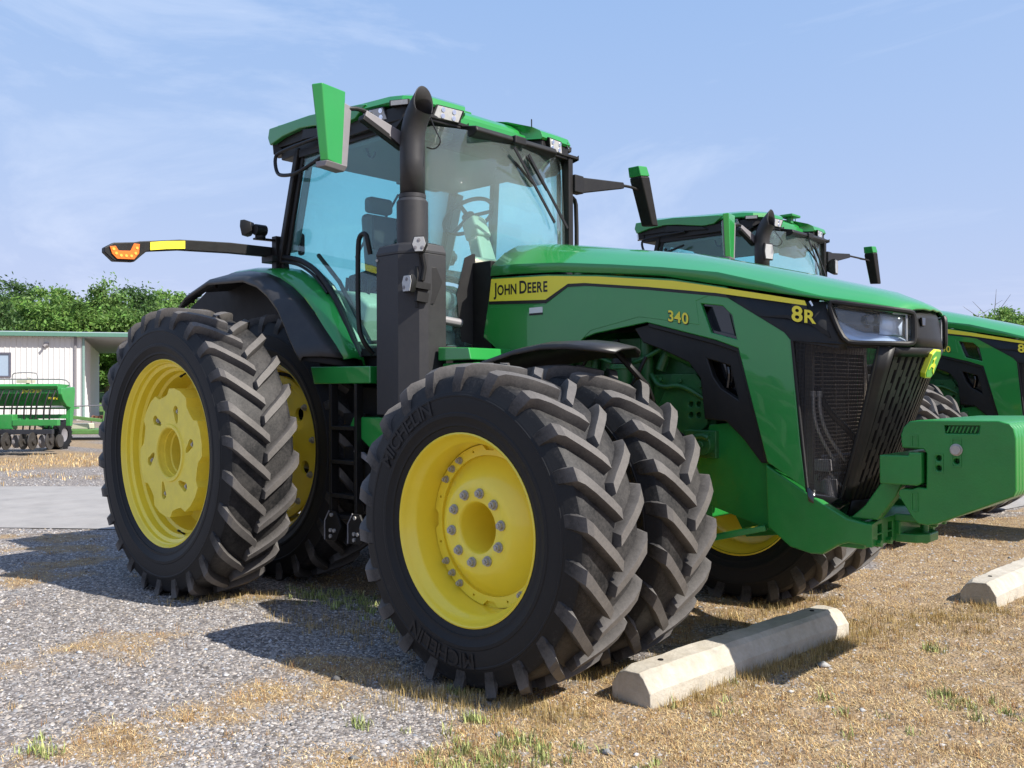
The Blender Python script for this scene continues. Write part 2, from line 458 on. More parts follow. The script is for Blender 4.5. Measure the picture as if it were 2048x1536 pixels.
for i in range(96):
    d_ = min(abs((i * 3.75 - a_ + 180) % 360 - 180) for a_ in (0, 90, 180, 270)); rad = .394 - (.028 if d_ < 4 else .018 if d_ < 7 else 0)
    outl.append((rad * math.cos(R(i * 3.75)), rad * math.sin(R(i * 3.75))))
mb.prism(outl, -FH + .184, -FH + .206, holes=[circ(0, 0, .343, 48)] + [circ(.37 * math.cos(R(a_)), .37 * math.sin(R(a_)), .007, 8) for a_ in (18, 72, 108, 162, 198, 252, 288, 342)])
TABF = mb.mesh('clamp_ring', YELLOW, 30)

RH = .21
rim_prof = [(.652, .012), (.660, .006), (.662, -.002), (.655, -.006), (.648, .0), (.643, .02), (.632, .028), (.628, .05), (.606, .062), (.600, .105), (.580, .118), (.574, .165), (.556, .18), (.550, .24), (.548, .34), (.60, .38), (.652, .408), (.660, .414), (.662, .422), (.655, .425), (.645, .40), (.57, .35), (.57, .2), (.63, .05), (.652, .012)]
mb = MB(); mb.lathe([(r, -RH + d) for r, d in rim_prof], 88)
RIMR = mb.mesh('rear_rim', YELLOW, 40)
# rear outer casting
out = []
for k in range(6):
    a = R(60 * k + 14)
    for da, r in ((-21, .405), (-15, .452), (-4, .458), (8, .458), (17, .452), (21, .41), (30, .398)):
        out.append((r * math.cos(a + R(da)), r * math.sin(a + R(da))))
slots = []; bpos = []
for k in range(6):
    a = R(13 + 60 * k); bx, bz = .305 * math.cos(a), .305 * math.sin(a); bpos.append((bx, bz))
    sl = []
    for i in range(14):
        t = 2 * math.pi * i / 14
        u, v = .042 * math.cos(t), .036 * math.sin(t)
        if u < 0: u *= 2.1; v *= .75
        aa = a + R(28)
        sl.append((bx + u * math.cos(aa) - v * math.sin(aa), bz + u * math.sin(aa) + v * math.cos(aa)))
    slots.append(sl)
mb = MB()
mb.prism(out, -RH + .050, -RH + .095, holes=slots + [circ(0, 0, .172, 36)])
mb.prism(out, -RH + .095, -RH + .215, holes=[circ(0, 0, .16, 36)])
CAST = mb.mesh('hub_casting', YCAST, 20)
mb = MB(); mb.lathe([(r, -RH + d) for r, d in [(.200, .040), (.180, .040), (.174, .046), (.166, .13), (.150, .14), (.150, .40), (.06, .40), (.0, .40)]], 48)
mb.lathe([(r, -RH + d) for r, d in [(.200, .040), (.206, .052)]], 48)
mb.lathe([(r, -RH + d) for r, d in [(.40, .20), (.36, .30), (.552, .335)]], 64)
BORE = mb.mesh('hub_bore', YCAST, 30)
# rear inner disc: flat plate with bolt ring and openings
mb = MB()
mb.prism(circ(0, 0, .552, 72), -RH + .10, -RH + .125, holes=[circ(.40 * math.cos(R(40 + 60 * k)), .40 * math.sin(R(40 + 60 * k)), .052, 16) for k in range(6)] + [circ(0, 0, .20, 32)])
mb.lathe([(.552, -RH + .09), (.50, -RH + .09), (.49, -RH + .10)], 64)
DISCR = mb.mesh('rear_disc', YELLOW, 35)

def wheel(par, name, kind, x, y, z, s):
    front = kind.startswith('f')
    w = ob(name, RIMF if front else RIMR, par, (x, y, z))
    w.scale = (1, -s, 1)
    ob('tyre', TF if front else TR, w)
    if front:
        d = ob('wheel_disc', DISCF, w); ob('clamp_ring', TABF, w)
        for k in range(10):
            a = R(9 + 36 * k); b = ob('bolt', BOLT, w, (.168 * math.cos(a), -FH + .090, .168 * math.sin(a)))
        for k in range(4):
            for da in (-11, 0, 11):
                if kind == 'fo':
                    a = R(45 + 90 * k + da); ob('bolt', BOLTS, w, (.368 * math.cos(a), -FH + .182, .368 * math.sin(a)))
    elif kind == 'ro':
        ob('hub_casting', CAST, w); ob('hub_bore', BORE, w)
        for bx, bz in bpos:
            b = ob('bolt', BOLT, w, (bx, -RH + .092, bz)); b.scale = (1.1, 1.2, 1.1)
        for a in (R(78), R(-82)):
            m_ = MB(); m_.cyl((.585 * math.cos(a), -RH + .13, .585 * math.sin(a)), (.555 * math.cos(a), -RH + .085, .555 * math.sin(a)), .008, .006, 8); m_.cyl((.555 * math.cos(a), -RH + .085, .555 * math.sin(a)), (.545 * math.cos(a), -RH + .07, .545 * math.sin(a)), .009, .008, 8); build('valve_stem', m_, BLACK, w)
    else:
        ob('wheel_disc', DISCR, w)
        for k in range(12):
            a = R(30 * k + 8); ob('bolt', BOLT, w, (.50 * math.cos(a), -RH + .086, .50 * math.sin(a)))
    return w

tractor = thing('tractor', 'nearest green row-crop tractor with yellow dual wheels, filling the middle of the picture', 'tractor', 'tractors parked side by side')
T = tractor
FYO, FYI, RYO, RYI = 1.555, .965, 1.507, .689
for s in (-1, 1):
    wheel(T, 'front_wheel', 'fo', 0, s * FYO, FZ, s)
    wheel(T, 'front_wheel', 'fi', 0, s * FYI, FZ, s)
    wheel(T, 'rear_wheel', 'ro', -3.05, s * RYO, RZ, s)
    wheel(T, 'rear_wheel', 'ri', -3.05, s * RYI, RZ, s)
# maker's lettering moulded on the sidewall of the outer front tyre
EMB = mat('moulded_letter', (.0115, .0115, .013), .55, var=.2, spec=.35)
tm = text_mesh('MICHELIN', .075, .02)
def on_sidewall(a0, rad, y):
    def f(u, v):
        t = a0 + u / rad; r_ = rad + v
        return (r_ * math.sin(t), y, r_ * math.cos(t) + FZ)
    return f
place_text('tyre_lettering', tm, on_sidewall(R(-62), .565, -(FYO + FW / 2 * 1.05 + .0045)), EMB, T)
place_text('tyre_lettering', tm, on_sidewall(R(170), .565, -(FYO + FW / 2 * 1.05 + .0045)), EMB, T)

# ------------------------------------------------------------------ hood
xs = [-1.07, -.85, -.5, -.1, .25, .6, .9, 1.17, 1.35, 1.46, 1.515]
zt = [2.41, 2.39, 2.335, 2.265, 2.205, 2.115, 2.035, 1.955, 1.895, 1.84, 1.80]
zc_ = [2.225, 2.215, 2.19, 2.14, 2.09, 2.03, 1.945, 1.862, 1.826, 1.80, 1.786]
yc_ = [.40, .40, .40, .40, .40, .40, .40, .405, .355, .295, .225]
zs_ = [2.16, 2.155, 2.135, 2.09, 2.045, 1.97, 1.905, 1.85, 1.80, 1.775, 1.765]
ys_ = [.45, .45, .45, .45, .45, .45, .45, .44, .375, .31, .235]
rows = []
for x, a, b, c, d, e in zip(xs, zt, zc_, yc_, zs_, ys_):
    k = c / .4; half = [(x, -e, d), (x, -(e - .012), b), (x, -.315 * k, b + (a - b) * .52), (x, -.19 * k, b + (a - b) * .85), (x, -.08 * k, a - .006)]
    r_ = half + [(x, 0, a)] + [(p[0], -p[1], p[2]) for p in reversed(half)]
    bow = .035 * max(0, (x - 1.1) / .42)
    rows.append([(p[0] + bow * (1 - (p[1] / e) ** 2), p[1], p[2]) for p in r_])
mb = MB(); mb.grid(rows)
hood = build('hood', mb, GREEN, T, smooth=19, solid=.012)
# raised spine panels on the hood top
mb = MB()
for s in (-1, 1):
    def topz(x, y):
        a = np.interp(x, xs, zt); b = np.interp(x, xs, zc_); k = np.interp(x, xs, yc_) / .4
        return float(np.interp(abs(y) / k, [0, .08, .19, .315, .43], [a, a - .006, b + (a - b) * .85, b + (a - b) * .52, b]))
    q = [(.72, .10), (1.02, .24), (1.33, .235), (1.20, .13)]
    mb.add([(x, s * y, topz(x, y) + .008) for x, y in q] + [(x, s * y, topz(x, y) - .01) for x, y in q], [(0, 1, 2, 3), (7, 6, 5, 4), (0, 4, 5, 1), (1, 5, 6, 2), (2, 6, 7, 3), (3, 7, 4, 0)])
build('hood_vent_panel', mb, GREEN, T, .004)

def ysd(x): return float(np.interp(x, [-2, 1.03, 1.19, 1.28, 1.40, 1.47, 1.535, 1.56], [.447, .447, .425, .40, .345, .30, .205, .0]))
for s in (-1, 1):
    side = [(-1.07, 2.150), (-.58, 2.128), (-.19, 2.092), (.33, 2.022), (.66, 1.950), (.665, 1.895), (.98, 1.70), (1.015, 1.655), (1.06, 1.13), (1.09, .915),
            (.88, 1.04), (.72, 1.625), (.59, 1.672), (.15, 1.79), (-.22, 1.745), (-.31, 1.72), (-.36, 1.66), (-.42, 1.58), (-1.03, 1.58), (-1.04, 1.69), (-1.15, 1.765), (-1.10, 2.0)]
    vent = [(.50, 1.872), (.63, 1.852), (.685, 1.80), (.712, 1.672), (.56, 1.715)]
    mb = MB(); mb.prism(side, s * .445, s * .418, holes=[vent])
    build('hood_side', mb, GREEN, T, .006)
    # embossed field below the stripe
    mb = MB(); mb.prism([(-1.085, 1.955), (-.60, 1.945), (-.40, 2.03), (-.1, 2.03), (.30, 1.965), (.56, 1.915), (.47, 1.89), (.49, 1.76), (.10, 1.825), (-.25, 1.765), (-.36, 1.68), (-.40, 1.62), (-1.0, 1.62), (-1.01, 1.70), (-1.125, 1.78)], s * .4475, s * .44)
    build('side_emboss', mb, GREEN, T, .0022)
    mb = MB(); mb.box(.45, .78, s * .38, s * .385, 1.62, 1.92); mb.prism([(.49, 1.875), (.64, 1.857), (.69, 1.80), (.715, 1.67), (.555, 1.713)], s * .425, s * .386, holes=[[(.505, 1.862), (.625, 1.843), (.675, 1.797), (.70, 1.69), (.565, 1.727)]])
    mb.cyl((.66, s * .40, 1.84), (.70, s * .40, 1.69), .02, n=10)
    build('side_vent', mb, BLACKG, T)
    # yellow stripe with its black under-stripe
    st = [(-1.066, 2.140), (-.58, 2.118), (-.19, 2.080), (.33, 2.010), (.6, 1.955), (.9, 1.890), (1.09, 1.847), (1.10, 1.822), (.9, 1.862), (.6, 1.922), (.16, 1.990), (-.29, 2.050), (-.42, 2.056), (-.60, 1.972), (-1.088, 1.996)]
    bl = st[:7] + [(1.105, 1.80), (.9, 1.843), (.6, 1.905), (.16, 1.973), (-.29, 2.033), (-.425, 2.037), (-.598, 1.950), (-1.092, 1.976)]
    mb = MB(); mb.prism(bl, s * .4492, s * .445); build('stripe_edge', mb, DECALK, T)
    mb = MB(); mb.prism(st, s * .4512, s * .4475); build('hood_stripe', mb, STRIPE, T)
    # black nose panel carrying the series number
    X = [.655, .75, .85, .98, 1.02, 1.10, 1.185, 1.195, 1.235, 1.28]
    ztop = np.interp(X, [.655, .9, 1.10, 1.185, 1.195, 1.28], [1.915, 1.868, 1.840, 1.838, 1.80, 1.65]); zbot = np.interp(X, [.655, .98, 1.02, 1.28], [1.90, 1.698, 1.652, 1.602])
    mb = MB(); mb.grid([[(x, s * (ysd(x) + .0005), a) for x, a in zip(X, ztop)], [(x, s * (ysd(x) + .0005), a) for x, a in zip(X, zbot)], [(x, s * (ysd(x) - .03), a) for x, a in zip(X, zbot)]])
    build('nose_side_panel', mb, BLACK, T, solid=.004)
    mb = MB()
    q = [(.84, 1.785), (1.0, 1.765), (1.12, 1.725), (1.21, 1.66), (1.20, 1.69), (1.13, 1.742), (1.0, 1.782)]
    mb.add([(x, s * (ysd(x) + .009), z) for x, z in q] + [(x, s * (ysd(x) - .0), z) for x, z in q], [tuple(range(7)), tuple(range(13, 6, -1))] + [(i, (i + 1) % 7, 7 + (i + 1) % 7, 7 + i) for i in range(7)])
    build('nose_crease', mb, BLACK, T)
    # headlight: bezel, lens, reflector and projector
    def band(t, v):        # t along, v 0 top .. 1 bottom
        x = 1.19 + .338 * t
        zt_ = 1.838 - .062 * t; zb = float(np.interp(x, [1.19, 1.275, 1.53], [1.80, 1.632, 1.622]))
        return x, zt_ + (zb - zt_) * v
    loop = [band(t, 0) for t in np.linspace(.02, .98, 8)] + [band(1, v) for v in (.12, .5, .88)] + [band(t, 1) for t in np.linspace(.97, .24, 6)] + [band(.12, 1)]
    mb = MB(); mb.tube([(x + .004, s * (ysd(x) + .003), z) for x, z in loop], .0135, 8, closed=True, smooth=1)
    bz = build('headlight_bezel', mb, BLACK, T)
    mb = MB(); mb.grid([[(band(t, v)[0], s * (ysd(band(t, v)[0]) + .001), band(t, v)[1]) for t in np.linspace(0, 1, 9)] for v in (0, 1)])
    hl = build('headlight', mb, LENS, T, solid=.003)
    mb = MB(); mb.grid([[(band(t, v)[0] - .09, s * (ysd(band(t, v)[0]) - .075), band(t, v)[1]) for t in np.linspace(0, 1, 9)] for v in (-.1, 1.1)])
    for v in (0.0, 1.0):
        mb.grid([[(band(t, v)[0] - .002, s * (ysd(band(t, v)[0]) - .004), band(t, v)[1]) for t in np.linspace(0, 1, 9)], [(band(t, v)[0] - .09, s * (ysd(band(t, v)[0]) - .075), band(t, v)[1]) for t in np.linspace(0, 1, 9)]])
    build('lamp_housing', mb, BLACKG, hl)
    mb = MB()
    rws = []
    for v0 in np.linspace(0, 1, 7):
        rw_ = []
        for t in np.linspace(.03, .97, 13):
            vtop = .04 + .60 * min(1, t / .55) ** .9; vv = vtop + (.98 - vtop) * v0
            x, z = band(t, vv); rw_.append((x - .02 - .05 * (1 - v0) ** 1.5, s * (ysd(x) - .012 - .045 * (1 - v0) ** 1.5), z))
        rws.append(rw_)
    mb.grid(rws); build('reflector_bowl', mb, LAMPSKY, hl, smooth=60, solid=.002)
    x, z = band(.60, .30)
    mb = MB(); mb.cyl((x - .06, s * (ysd(x) - .07), z), (x - .014, s * (ysd(x) - .024), z), .026, .032, 24, cap=False)
    build('projector', mb, BLACKG, hl, solid=.004)
    mb = MB(); mb.cyl((x - .07, s * (ysd(x) - .075), z), (x - .034, s * (ysd(x) - .042), z), .025, .018, 20); build('projector_lens', mb, BLACKG, hl)
    mb = MB(); mb.grid([[(band(t, v)[0] - .035, s * (ysd(band(t, v)[0]) - .045), band(t, v)[1]) for t in (.70, .80, .93)] for v in (.12, .4, .72)]); build('lamp_cell', mb, LAMPSKY, hl, solid=.01)
    mb = MB(); x, z = band(.95, .5); mb.tube([(band(.80, .10)[0], s * (ysd(band(.80, .10)[0]) - .008), band(.80, .10)[1]), (band(.93, .10)[0], s * (ysd(band(.93, .10)[0]) - .008), band(.93, .10)[1]), (band(.93, .9)[0], s * (ysd(band(.93, .9)[0]) - .008), band(.93, .9)[1])], .006, 6)
    build('running_light', mb, LAMPW, hl)
    mb = MB(); mb.bar((1.118, s * .4525, 1.842), (1.132, s * .4515, 1.818), .004, .008); build('tip_highlight', mb, LAMPSKY, T)  # small pale bar added to draw a bright highlight

# ------------------------------------------------------------------ nose: side screens, louvred front, badge
def Pside(t, v, s, o=0.):
    xa = 1.02 + .45 * t; a = Vector((xa, ysd(xa) - .004, 1.652 - .045 * t))
    b = Vector((1.09 + .13 * t, .435 - .18 * t, .905 - .08 * t))
    p = a.lerp(b, v); return Vector((p.x - o * .5, s * (p.y - o), p.z))
def Pfront(u, v, o=0.):
    a = Vector((1.47 + .09 * (1 - u * u), .30 * u, 1.606)); b = Vector((1.215 + .045 * (1 - u * u), .255 * u, .825))
    p = a.lerp(b, v); return Vector((p.x - o, p.y, p.z - o * .35))
for s in (-1, 1):
    mb = MB(); mb.grid([[Pside(t, v, s) for t in np.linspace(0, .86, 8)] for v in np.linspace(0, 1, 10)])
    o = build('side_screen', mb, SCREEN, T, smooth=60)
    uvl = o.data.uv_layers.new(name='uv')
    for lp in o.data.loops:
        co = o.data.vertices[lp.vertex_index].co; uvl.data[lp.index].uv = (co.x, co.z)
    mb = MB(); mb.grid([[Pside(t, v, s, -.006) for t in (.85, .90, .95, 1.0)] for v in np.linspace(0, 1, 8)])
    build('nose_corner', mb, BLACK, T, solid=.008, smooth=60)
    mb = MB(); mb.tube([Pside(t, v, s, -.003) for t, v in ((0, 0), (.43, 0), (.86, 0), (.86, .3), (.84, .7), (.78, 1), (0, 1))], .009, 8, closed=True)
    build('screen_frame', mb, BLACK, T)
    mb = MB(); mb.grid([[Pside(t, 1 + dv, s, o_) for t in np.linspace(0, 1, 6)] for dv, o_ in ((-.03, -.016), (.06, -.018), (.065, .05))])
    build('nose_sill', mb, BLACKG, T, solid=.006)
NB = 15
mb = MB(); mb.grid([[Pfront(u, v, .07) for u in np.linspace(-1, 1, 9)] for v in (0, .5, 1)]); build('grille_back', mb, DARK, T)
mb = MB(); mb.grid([[Pfront(u, v, -.004) for u in np.linspace(-1, 1, 13)] for v in (.0, .03, .055)]); mb.grid([[(1.523 + .034 * (1 - (y / .2) ** 2) + dx, y, z) for y in np.linspace(-.2, .2, 9)] for dx, z in ((-.03, 1.79), (-.018, 1.75), (-.006, 1.66), (.0, 1.607))]); build('nose_cap', mb, BLACK, T, solid=.01, smooth=60)
for k in range(NB):
    u0 = -1 + 2 * (k + .26) / NB; u1 = -1 + 2 * (k + .80) / NB
    mb = MB(); mb.loft([[Pfront(u0, v), Pfront(u1, v), Pfront(u1, v, .028), Pfront(u0, v, .028)] for v in np.linspace(.05, 1, 6)])
    build('grille_louvre', mb, BLACK, T)
mb = MB()
for k in range(NB - 1):
    for j in range(7):
        v = .09 + (j + (k % 3) / 3) * .125
        if v > .97: continue
        ua = -1 + 2 * (k + .78) / NB; ub = -1 + 2 * (k + 1.22) / NB
        mb.loft([[Pfront(ua, w, .004), Pfront(ub, w, .004), Pfront(ub, w, .026), Pfront(ua, w, .026)] for w in (v, v + .042)])
build('grille_ties', mb, BLACK, T, kind='stuff')
mb = MB(); mb.grid([[Pfront(u, v, o_) for u in np.linspace(-1, 1, 7)] for v, o_ in ((.97, -.016), (1.06, -.02), (1.065, .08))]); build('nose_sill', mb, BLACK, T, solid=.006)
# badge: upright octagon, green field, yellow rim and leaping animal
Pc = Pfront(-.06, .10, -.014); nz_ = (Pfront(0, 0) - Pfront(0, 1)).normalized(); nrm = Vector((nz_.z, 0, -nz_.x))
def on_badge(u, v, o): return Pc + Vector((0, 1, 0)) * u + nz_ * v + nrm * o
def badge(k):
    return [(a * k, b * k) for a, b in ((-.034, -.074), (.034, -.074), (.060, -.050), (.060, .050), (.034, .074), (-.034, .074), (-.060, .050), (-.060, -.050))]
def slab(poly, o0, o1):
    n = len(poly); mb_ = MB(); mb_.add([on_badge(u, v, o0) for u, v in poly] + [on_badge(u, v, o1) for u, v in poly], [tuple(range(n - 1, -1, -1)), tuple(range(n, 2 * n))] + [(i, (i + 1) % n, n + (i + 1) % n, n + i) for i in range(n)]); return mb_
bd = build('badge', slab(badge(1), -.03, .008), BRASS, T, .003)
build('badge_field', slab(badge(.90), .007, .0105), BADGEG, bd)
deer = [(.052, -.062), (.030, -.030), (.034, -.008), (.018, .004), (-.006, .010), (-.012, .028), (-.002, .040), (-.010, .050), (-.020, .038), (-.034, .030), (-.024, .020), (-.026, .004), (-.048, -.016), (-.054, -.034), (-.044, -.030), (-.034, -.014), (-.012, -.018), (.010, -.022), (.016, -.040)]
build('badge_deer', slab([(a * .82, b * .82) for a, b in deer], .010, .0135), BRASS, bd)
mb = MB(); q0 = Vector((1.532, -.12, 1.735)); mb.hexa([q0 + Vector((a, b, c)) for a, b, c in ((0, -.02, -.02), (.012, -.02, -.02), (.012, .02, -.02), (0, .02, -.02), (0, -.025, .02), (.012, -.025, .02), (.012, .025, .02), (0, .025, .02))]); build('nose_latch', mb, BLACKG, T, .003)

# lettering on the hood side
tm = text_mesh('JOHN DEERE', .062, .030, big=(0, 5), ratio=.80)
k = .47 / tm[2]
place_text('hood_lettering', tm, lambda u, v: (-1.045 + u * k, -.4520, 2.032 + v * k * 1.22 - .020 * u * k), DECALK, T)
place_text('hood_lettering', tm, lambda u, v: (-1.045 + .47 - u * k, .4520, 2.032 + v * k * 1.22 - .020 * (.47 - u * k)), DECALK, T)
tm = text_mesh('340', .055, .03)
for s in (-1, 1):
    kk = .135 / tm[2]; x0 = .295 if s < 0 else .43
    place_text('model_number', tm, lambda u, v: (x0 - s * u * kk, s * .4492, 1.792 + v * kk * 1.0 - .20 * (x0 - s * u * kk - .295)), STRIPE, T)
tmo = text_mesh('340', .055, .085)
for s in (-1, 1):
    kk = .142 / tmo[2]; x0 = .292 if s < 0 else .434
    place_text('number_outline', tmo, lambda u, v: (x0 - s * u * kk, s * .4484, 1.790 + v * kk * 1.05 - .20 * (x0 - s * u * kk - .295)), DECALK, T)  # black printed outline behind the model number
tm = text_mesh('8R', .088, .035, big=(0,), ratio=.82)
for s in (-1, 1):
    kk = .128 / tm[2]; x0 = 1.025 if s < 0 else 1.153
    place_text('series_lettering', tm, lambda u, v: (x0 - s * u * kk, s * (ysd(x0 - s * u * kk) + .0115), 1.752 + v * kk * .95 - .17 * (x0 - s * u * kk - 1.025)), STRIPE, T)
mb = MB(); mb.box(-.735, -.625, -.4505, -.448, 1.895, 1.93); build('paper_label', mb, PAPER, T)
mb = MB(); mb.box(-.735, -.625, -.4509, -.4485, 1.882, 1.894); build('paper_label', mb, DECALK, T)

# ------------------------------------------------------------------ engine bay, frame, front axle
mb = MB()
mb.box(-1.0, .80, -.36, .36, 1.80, 1.98); mb.box(-1.0, .55, -.40, .40, 1.90, 2.0); mb.box(-1.04, -.98, -.40, .40, 1.55, 2.15)
build('hood_light_block', mb, DARK, T)  # dark filler added inside the hood to block light and see-through
mb = MB()
mb.box(-.75, .42, -.24, .24, .95, 1.72); mb.box(-.70, .30, -.29, -.2, 1.15, 1.45); mb.box(.10, .50, -.30, .30, 1.08, 1.50)
mb.prism([(.14, 1.30), (.24, 1.50), (.40, 1.50), (.47, 1.40), (.47, 1.22), (.36, 1.12), (.2, 1.14)], -.335, -.29, holes=[circ(.365, 1.33, .016, 10), circ(.415, 1.33, .016, 10), circ(.365, 1.27, .016, 10), circ(.415, 1.27, .016, 10)])
for x in (-.55, -.35, -.2, .02): mb.cyl((x, -.27, 1.2), (x, -.27, 1.70), .028, n=10)
mb.cyl((.05, -.30, 1.30), (.05, -.30, 1.74), .04, n=12); mb.cyl((.14, -.30, 1.52), (.22, -.26, 1.76), .03, n=10)
mb.tube([(.1, -.33, 1.5), (.18, -.36, 1.42), (.32, -.36, 1.44), (.45, -.33, 1.36)], .016, 8, smooth=2)
mb.tube([(-.3, -.33, 1.62), (-.1, -.36, 1.55), (.05, -.36, 1.58), (.2, -.33, 1.66)], .014, 8, smooth=2)
for x, z in ((.17, 1.47), (.28, 1.16), (.16, 1.22), (.43, 1.43), (.08, 1.40), (.30, 1.46)): mb.cyl((x, -.35, z), (x, -.33, z), .014, n=6)
mb.cyl((.22, -.30, 1.66), (.38, -.28, 1.58), .06, n=14)
build('engine_block', mb, ENGGREEN, T, .006)
mb = MB(); mb.cyl((-.06, -.40, 1.36), (-.06, -.40, 1.555), .068, n=22); mb.cyl((-.06, -.40, 1.34), (-.06, -.40, 1.36), .05, .068, 22)
mb = MB(); mb.cyl((-.06, -.40, 1.36), (-.06, -.40, 1.56), .066, n=22); mb.cyl((-.06, -.40, 1.53), (-.06, -.40, 1.545), .072, n=22)
flt = build('oil_filter', mb, ENGGREEN, T, .005)
mb = MB(); mb.cyl((-.06, -.40, 1.56), (-.06, -.40, 1.64), .06, .055, 20); build('filter_cap', mb, BLACK, flt, .006)
mb = MB()
for q in ([(-.3, -.34, 1.2), (-.1, -.40, 1.3), (.02, -.42, 1.42), (.10, -.38, 1.6)], [(.12, -.35, 1.2), (.28, -.39, 1.2), (.42, -.36, 1.1)], [(-.45, -.32, 1.5), (-.3, -.37, 1.66), (-.1, -.37, 1.70)]):
    mb.tube(q, .011, 8, smooth=2)
build('engine_hose', mb, BLACK, T)
for s in (-1, 1):
    # black shroud behind the arch
    sh = [(.04, 1.765), (.15, 1.785), (.59, 1.668), (.725, 1.62), (.885, 1.035), (.83, 1.03), (.73, 1.15), (.63, 1.24), (.50, 1.25), (.475, 1.47), (.40, 1.56), (.24, 1.63), (.10, 1.68)]
    mb = MB(); mb.prism(sh, s * .415, s * .37, holes=[[(.52, 1.575), (.655, 1.535), (.70, 1.36), (.60, 1.42), (.555, 1.48)]])
    build('arch_shroud', mb, BLACK, T, .008)
    mb = MB(); mb.prism([(.15, 1.792), (.59, 1.674), (.728, 1.626), (.888, 1.038), (.862, 1.048), (.705, 1.605), (.58, 1.648), (.15, 1.765)], s * .434, s * .40)
    build('arch_trim', mb, BLACK, T, .006)
    mb = MB(); mb.box(.5, .72, s * .33, s * .335, 1.3, 1.6); mb.tube([(.60, s * .36, 1.58), (.63, s * .37, 1.5), (.61, s * .36, 1.42)], .012, 8, smooth=2); build('shroud_mesh', mb, BLACKG, T)
    mb = MB(); mb.cyl((.73, s * .365, 1.36), (.80, s * .365, 1.10), .014, .012, 8); build('coolant_pipe', mb, GREYP, T)
    # frame plates
    mb = MB(); mb.prism([(.10, .80), (.10, 1.02), (.47, 1.06), (.50, 1.22), (.63, 1.235), (.72, 1.16), (.85, 1.04), (.95, .98), (.95, .66), (.80, .70), (.47, .79)], s * .37, s * .33)
    build('frame_plate', mb, GREENM, T, .006)
    mb = MB(); mb.prism([(.86, 1.03), (1.09, .895), (1.285, .79), (1.39, .772), (1.385, .665), (1.29, .672), (1.24, .655), (1.16, .602), (1.10, .598), (.99, .62), (.87, .71)], s * .428, s * .375)
    build('front_support', mb, GREENM, T, .010)
    mb = MB(); mb.cyl((.50, s * .33, 1.115), (.50, s * .455, 1.115), .058, n=20); mb.cyl((.50, s * .455, 1.115), (.50, s * .47, 1.115), .022, n=6)
    mb.tube([(.34, s * .40, 1.09), (.42, s * .44, 1.135), (.5, s * .455, 1.165), (.545, s * .45, 1.15)], .018, 8, smooth=1); mb.box(.36, .56, s * .335, s * .40, 1.04, 1.19)
    build('steering_boss', mb, ENGGREEN, T, .006)
    mb = MB(); mb.prism([(.16, .62), (.38, .70), (.56, .66), (.50, .52), (.24, .48)], s * .52, s * .50, holes=[circ(.36, .62, .02, 10)]); mb.bar((.55, s * .5, .62), (.85, s * .40, .70), .06, .03)
    build('axle_bracket', mb, GREENM, T, .005)
mb = MB(); mb.prism([(-.9, .86), (-.9, 1.08), (.5, 1.08), (.95, .98), (.95, .68), (.4, .78)], -.30, .30)
mb.box(-.9, -.2, -.34, .34, .9, 1.05)
build('frame_rail', mb, GREENM, T, .01)
mb = MB(); mb.bar((0, -.72, .70), (0, .72, .70), .20, .20, ); mb.box(-.16, .16, -.25, .25, .55, .92)
build('front_axle', mb, GREENM, T, .02)
for s in (-1, 1):
    mb = MB(); mb.cyl((0, s * .62, FZ), (0, s * 1.0, FZ), .15, .13, 24); mb.cyl((0, s * 1.0, FZ), (0, s * 1.34, FZ), .11, n=24)
    build('front_hub', mb, YELLOW, T, .006)
    mb = MB(); mb.cyl((-3.05, s * .35, RZ), (-3.05, s * 1.30, RZ), .13, n=24); mb.cyl((-3.05, s * .35, RZ), (-3.05, s * .62, RZ), .22, .17, 24)
    build('rear_hub', mb, YELLOW, T, .006)
mb = MB(); mb.box(.95, 1.345, -.374, .374, .64, .775); build('front_deck', mb, GREENM, T, .008)
mb = MB(); mb.prism([(1.06, -.40), (1.21, -.25), (1.255, 0), (1.21, .25), (1.06, .40), (.95, .36), (.95, -.36)], .79, .835, 'z'); build('chin_plate', mb, BLACK, T, .01)
# cross plate with square pockets, hitch
mb = MB()
hs = [[(y - .028, z - .02), (y + .028, z - .02), (y + .028, z + .02), (y - .028, z + .02)] for y in (-.33, -.20, .20, .33) for z in (.692, .742)]
mb.prism([(-.428, .662), (.428, .662), (.428, .772), (.30, .79), (-.30, .79), (-.428, .772)], 1.375, 1.405, 'x', holes=hs); mb.box(1.34, 1.376, -.41, .41, .665, .77)
build('cross_plate', mb, GREENM, T, .004)
for y in (-.36, -.235, .235, .36):
    mb = MB(); mb.cyl((1.40, y, .675), (1.425, y, .675), .018, n=6); build('bolt', mb, GREENM, T)
mb = MB(); mb.prism([(1.40, -.14), (1.50, -.12), (1.545, -.06), (1.545, .06), (1.50, .12), (1.40, .14)], .655, .70, 'z'); mb.prism([(1.40, -.14), (1.50, -.12), (1.545, -.06), (1.545, .06), (1.50, .12), (1.40, .14)], .755, .795, 'z'); mb.box(1.40, 1.43, -.14, .14, .69, .76); mb.cyl((1.50, 0, .64), (1.50, 0, .83), .018, n=12)
build('tow_clevis', mb, GREENM, T, .008)
for y in (.17, .30):
    mb = MB(); mb.box(1.40, 1.50, y, y + .03, .70, .78); mb.cyl((1.49, y - .02, .74), (1.49, y + .05, .74), .03, n=12); build('tow_lug', mb, GREENM, T, .006)
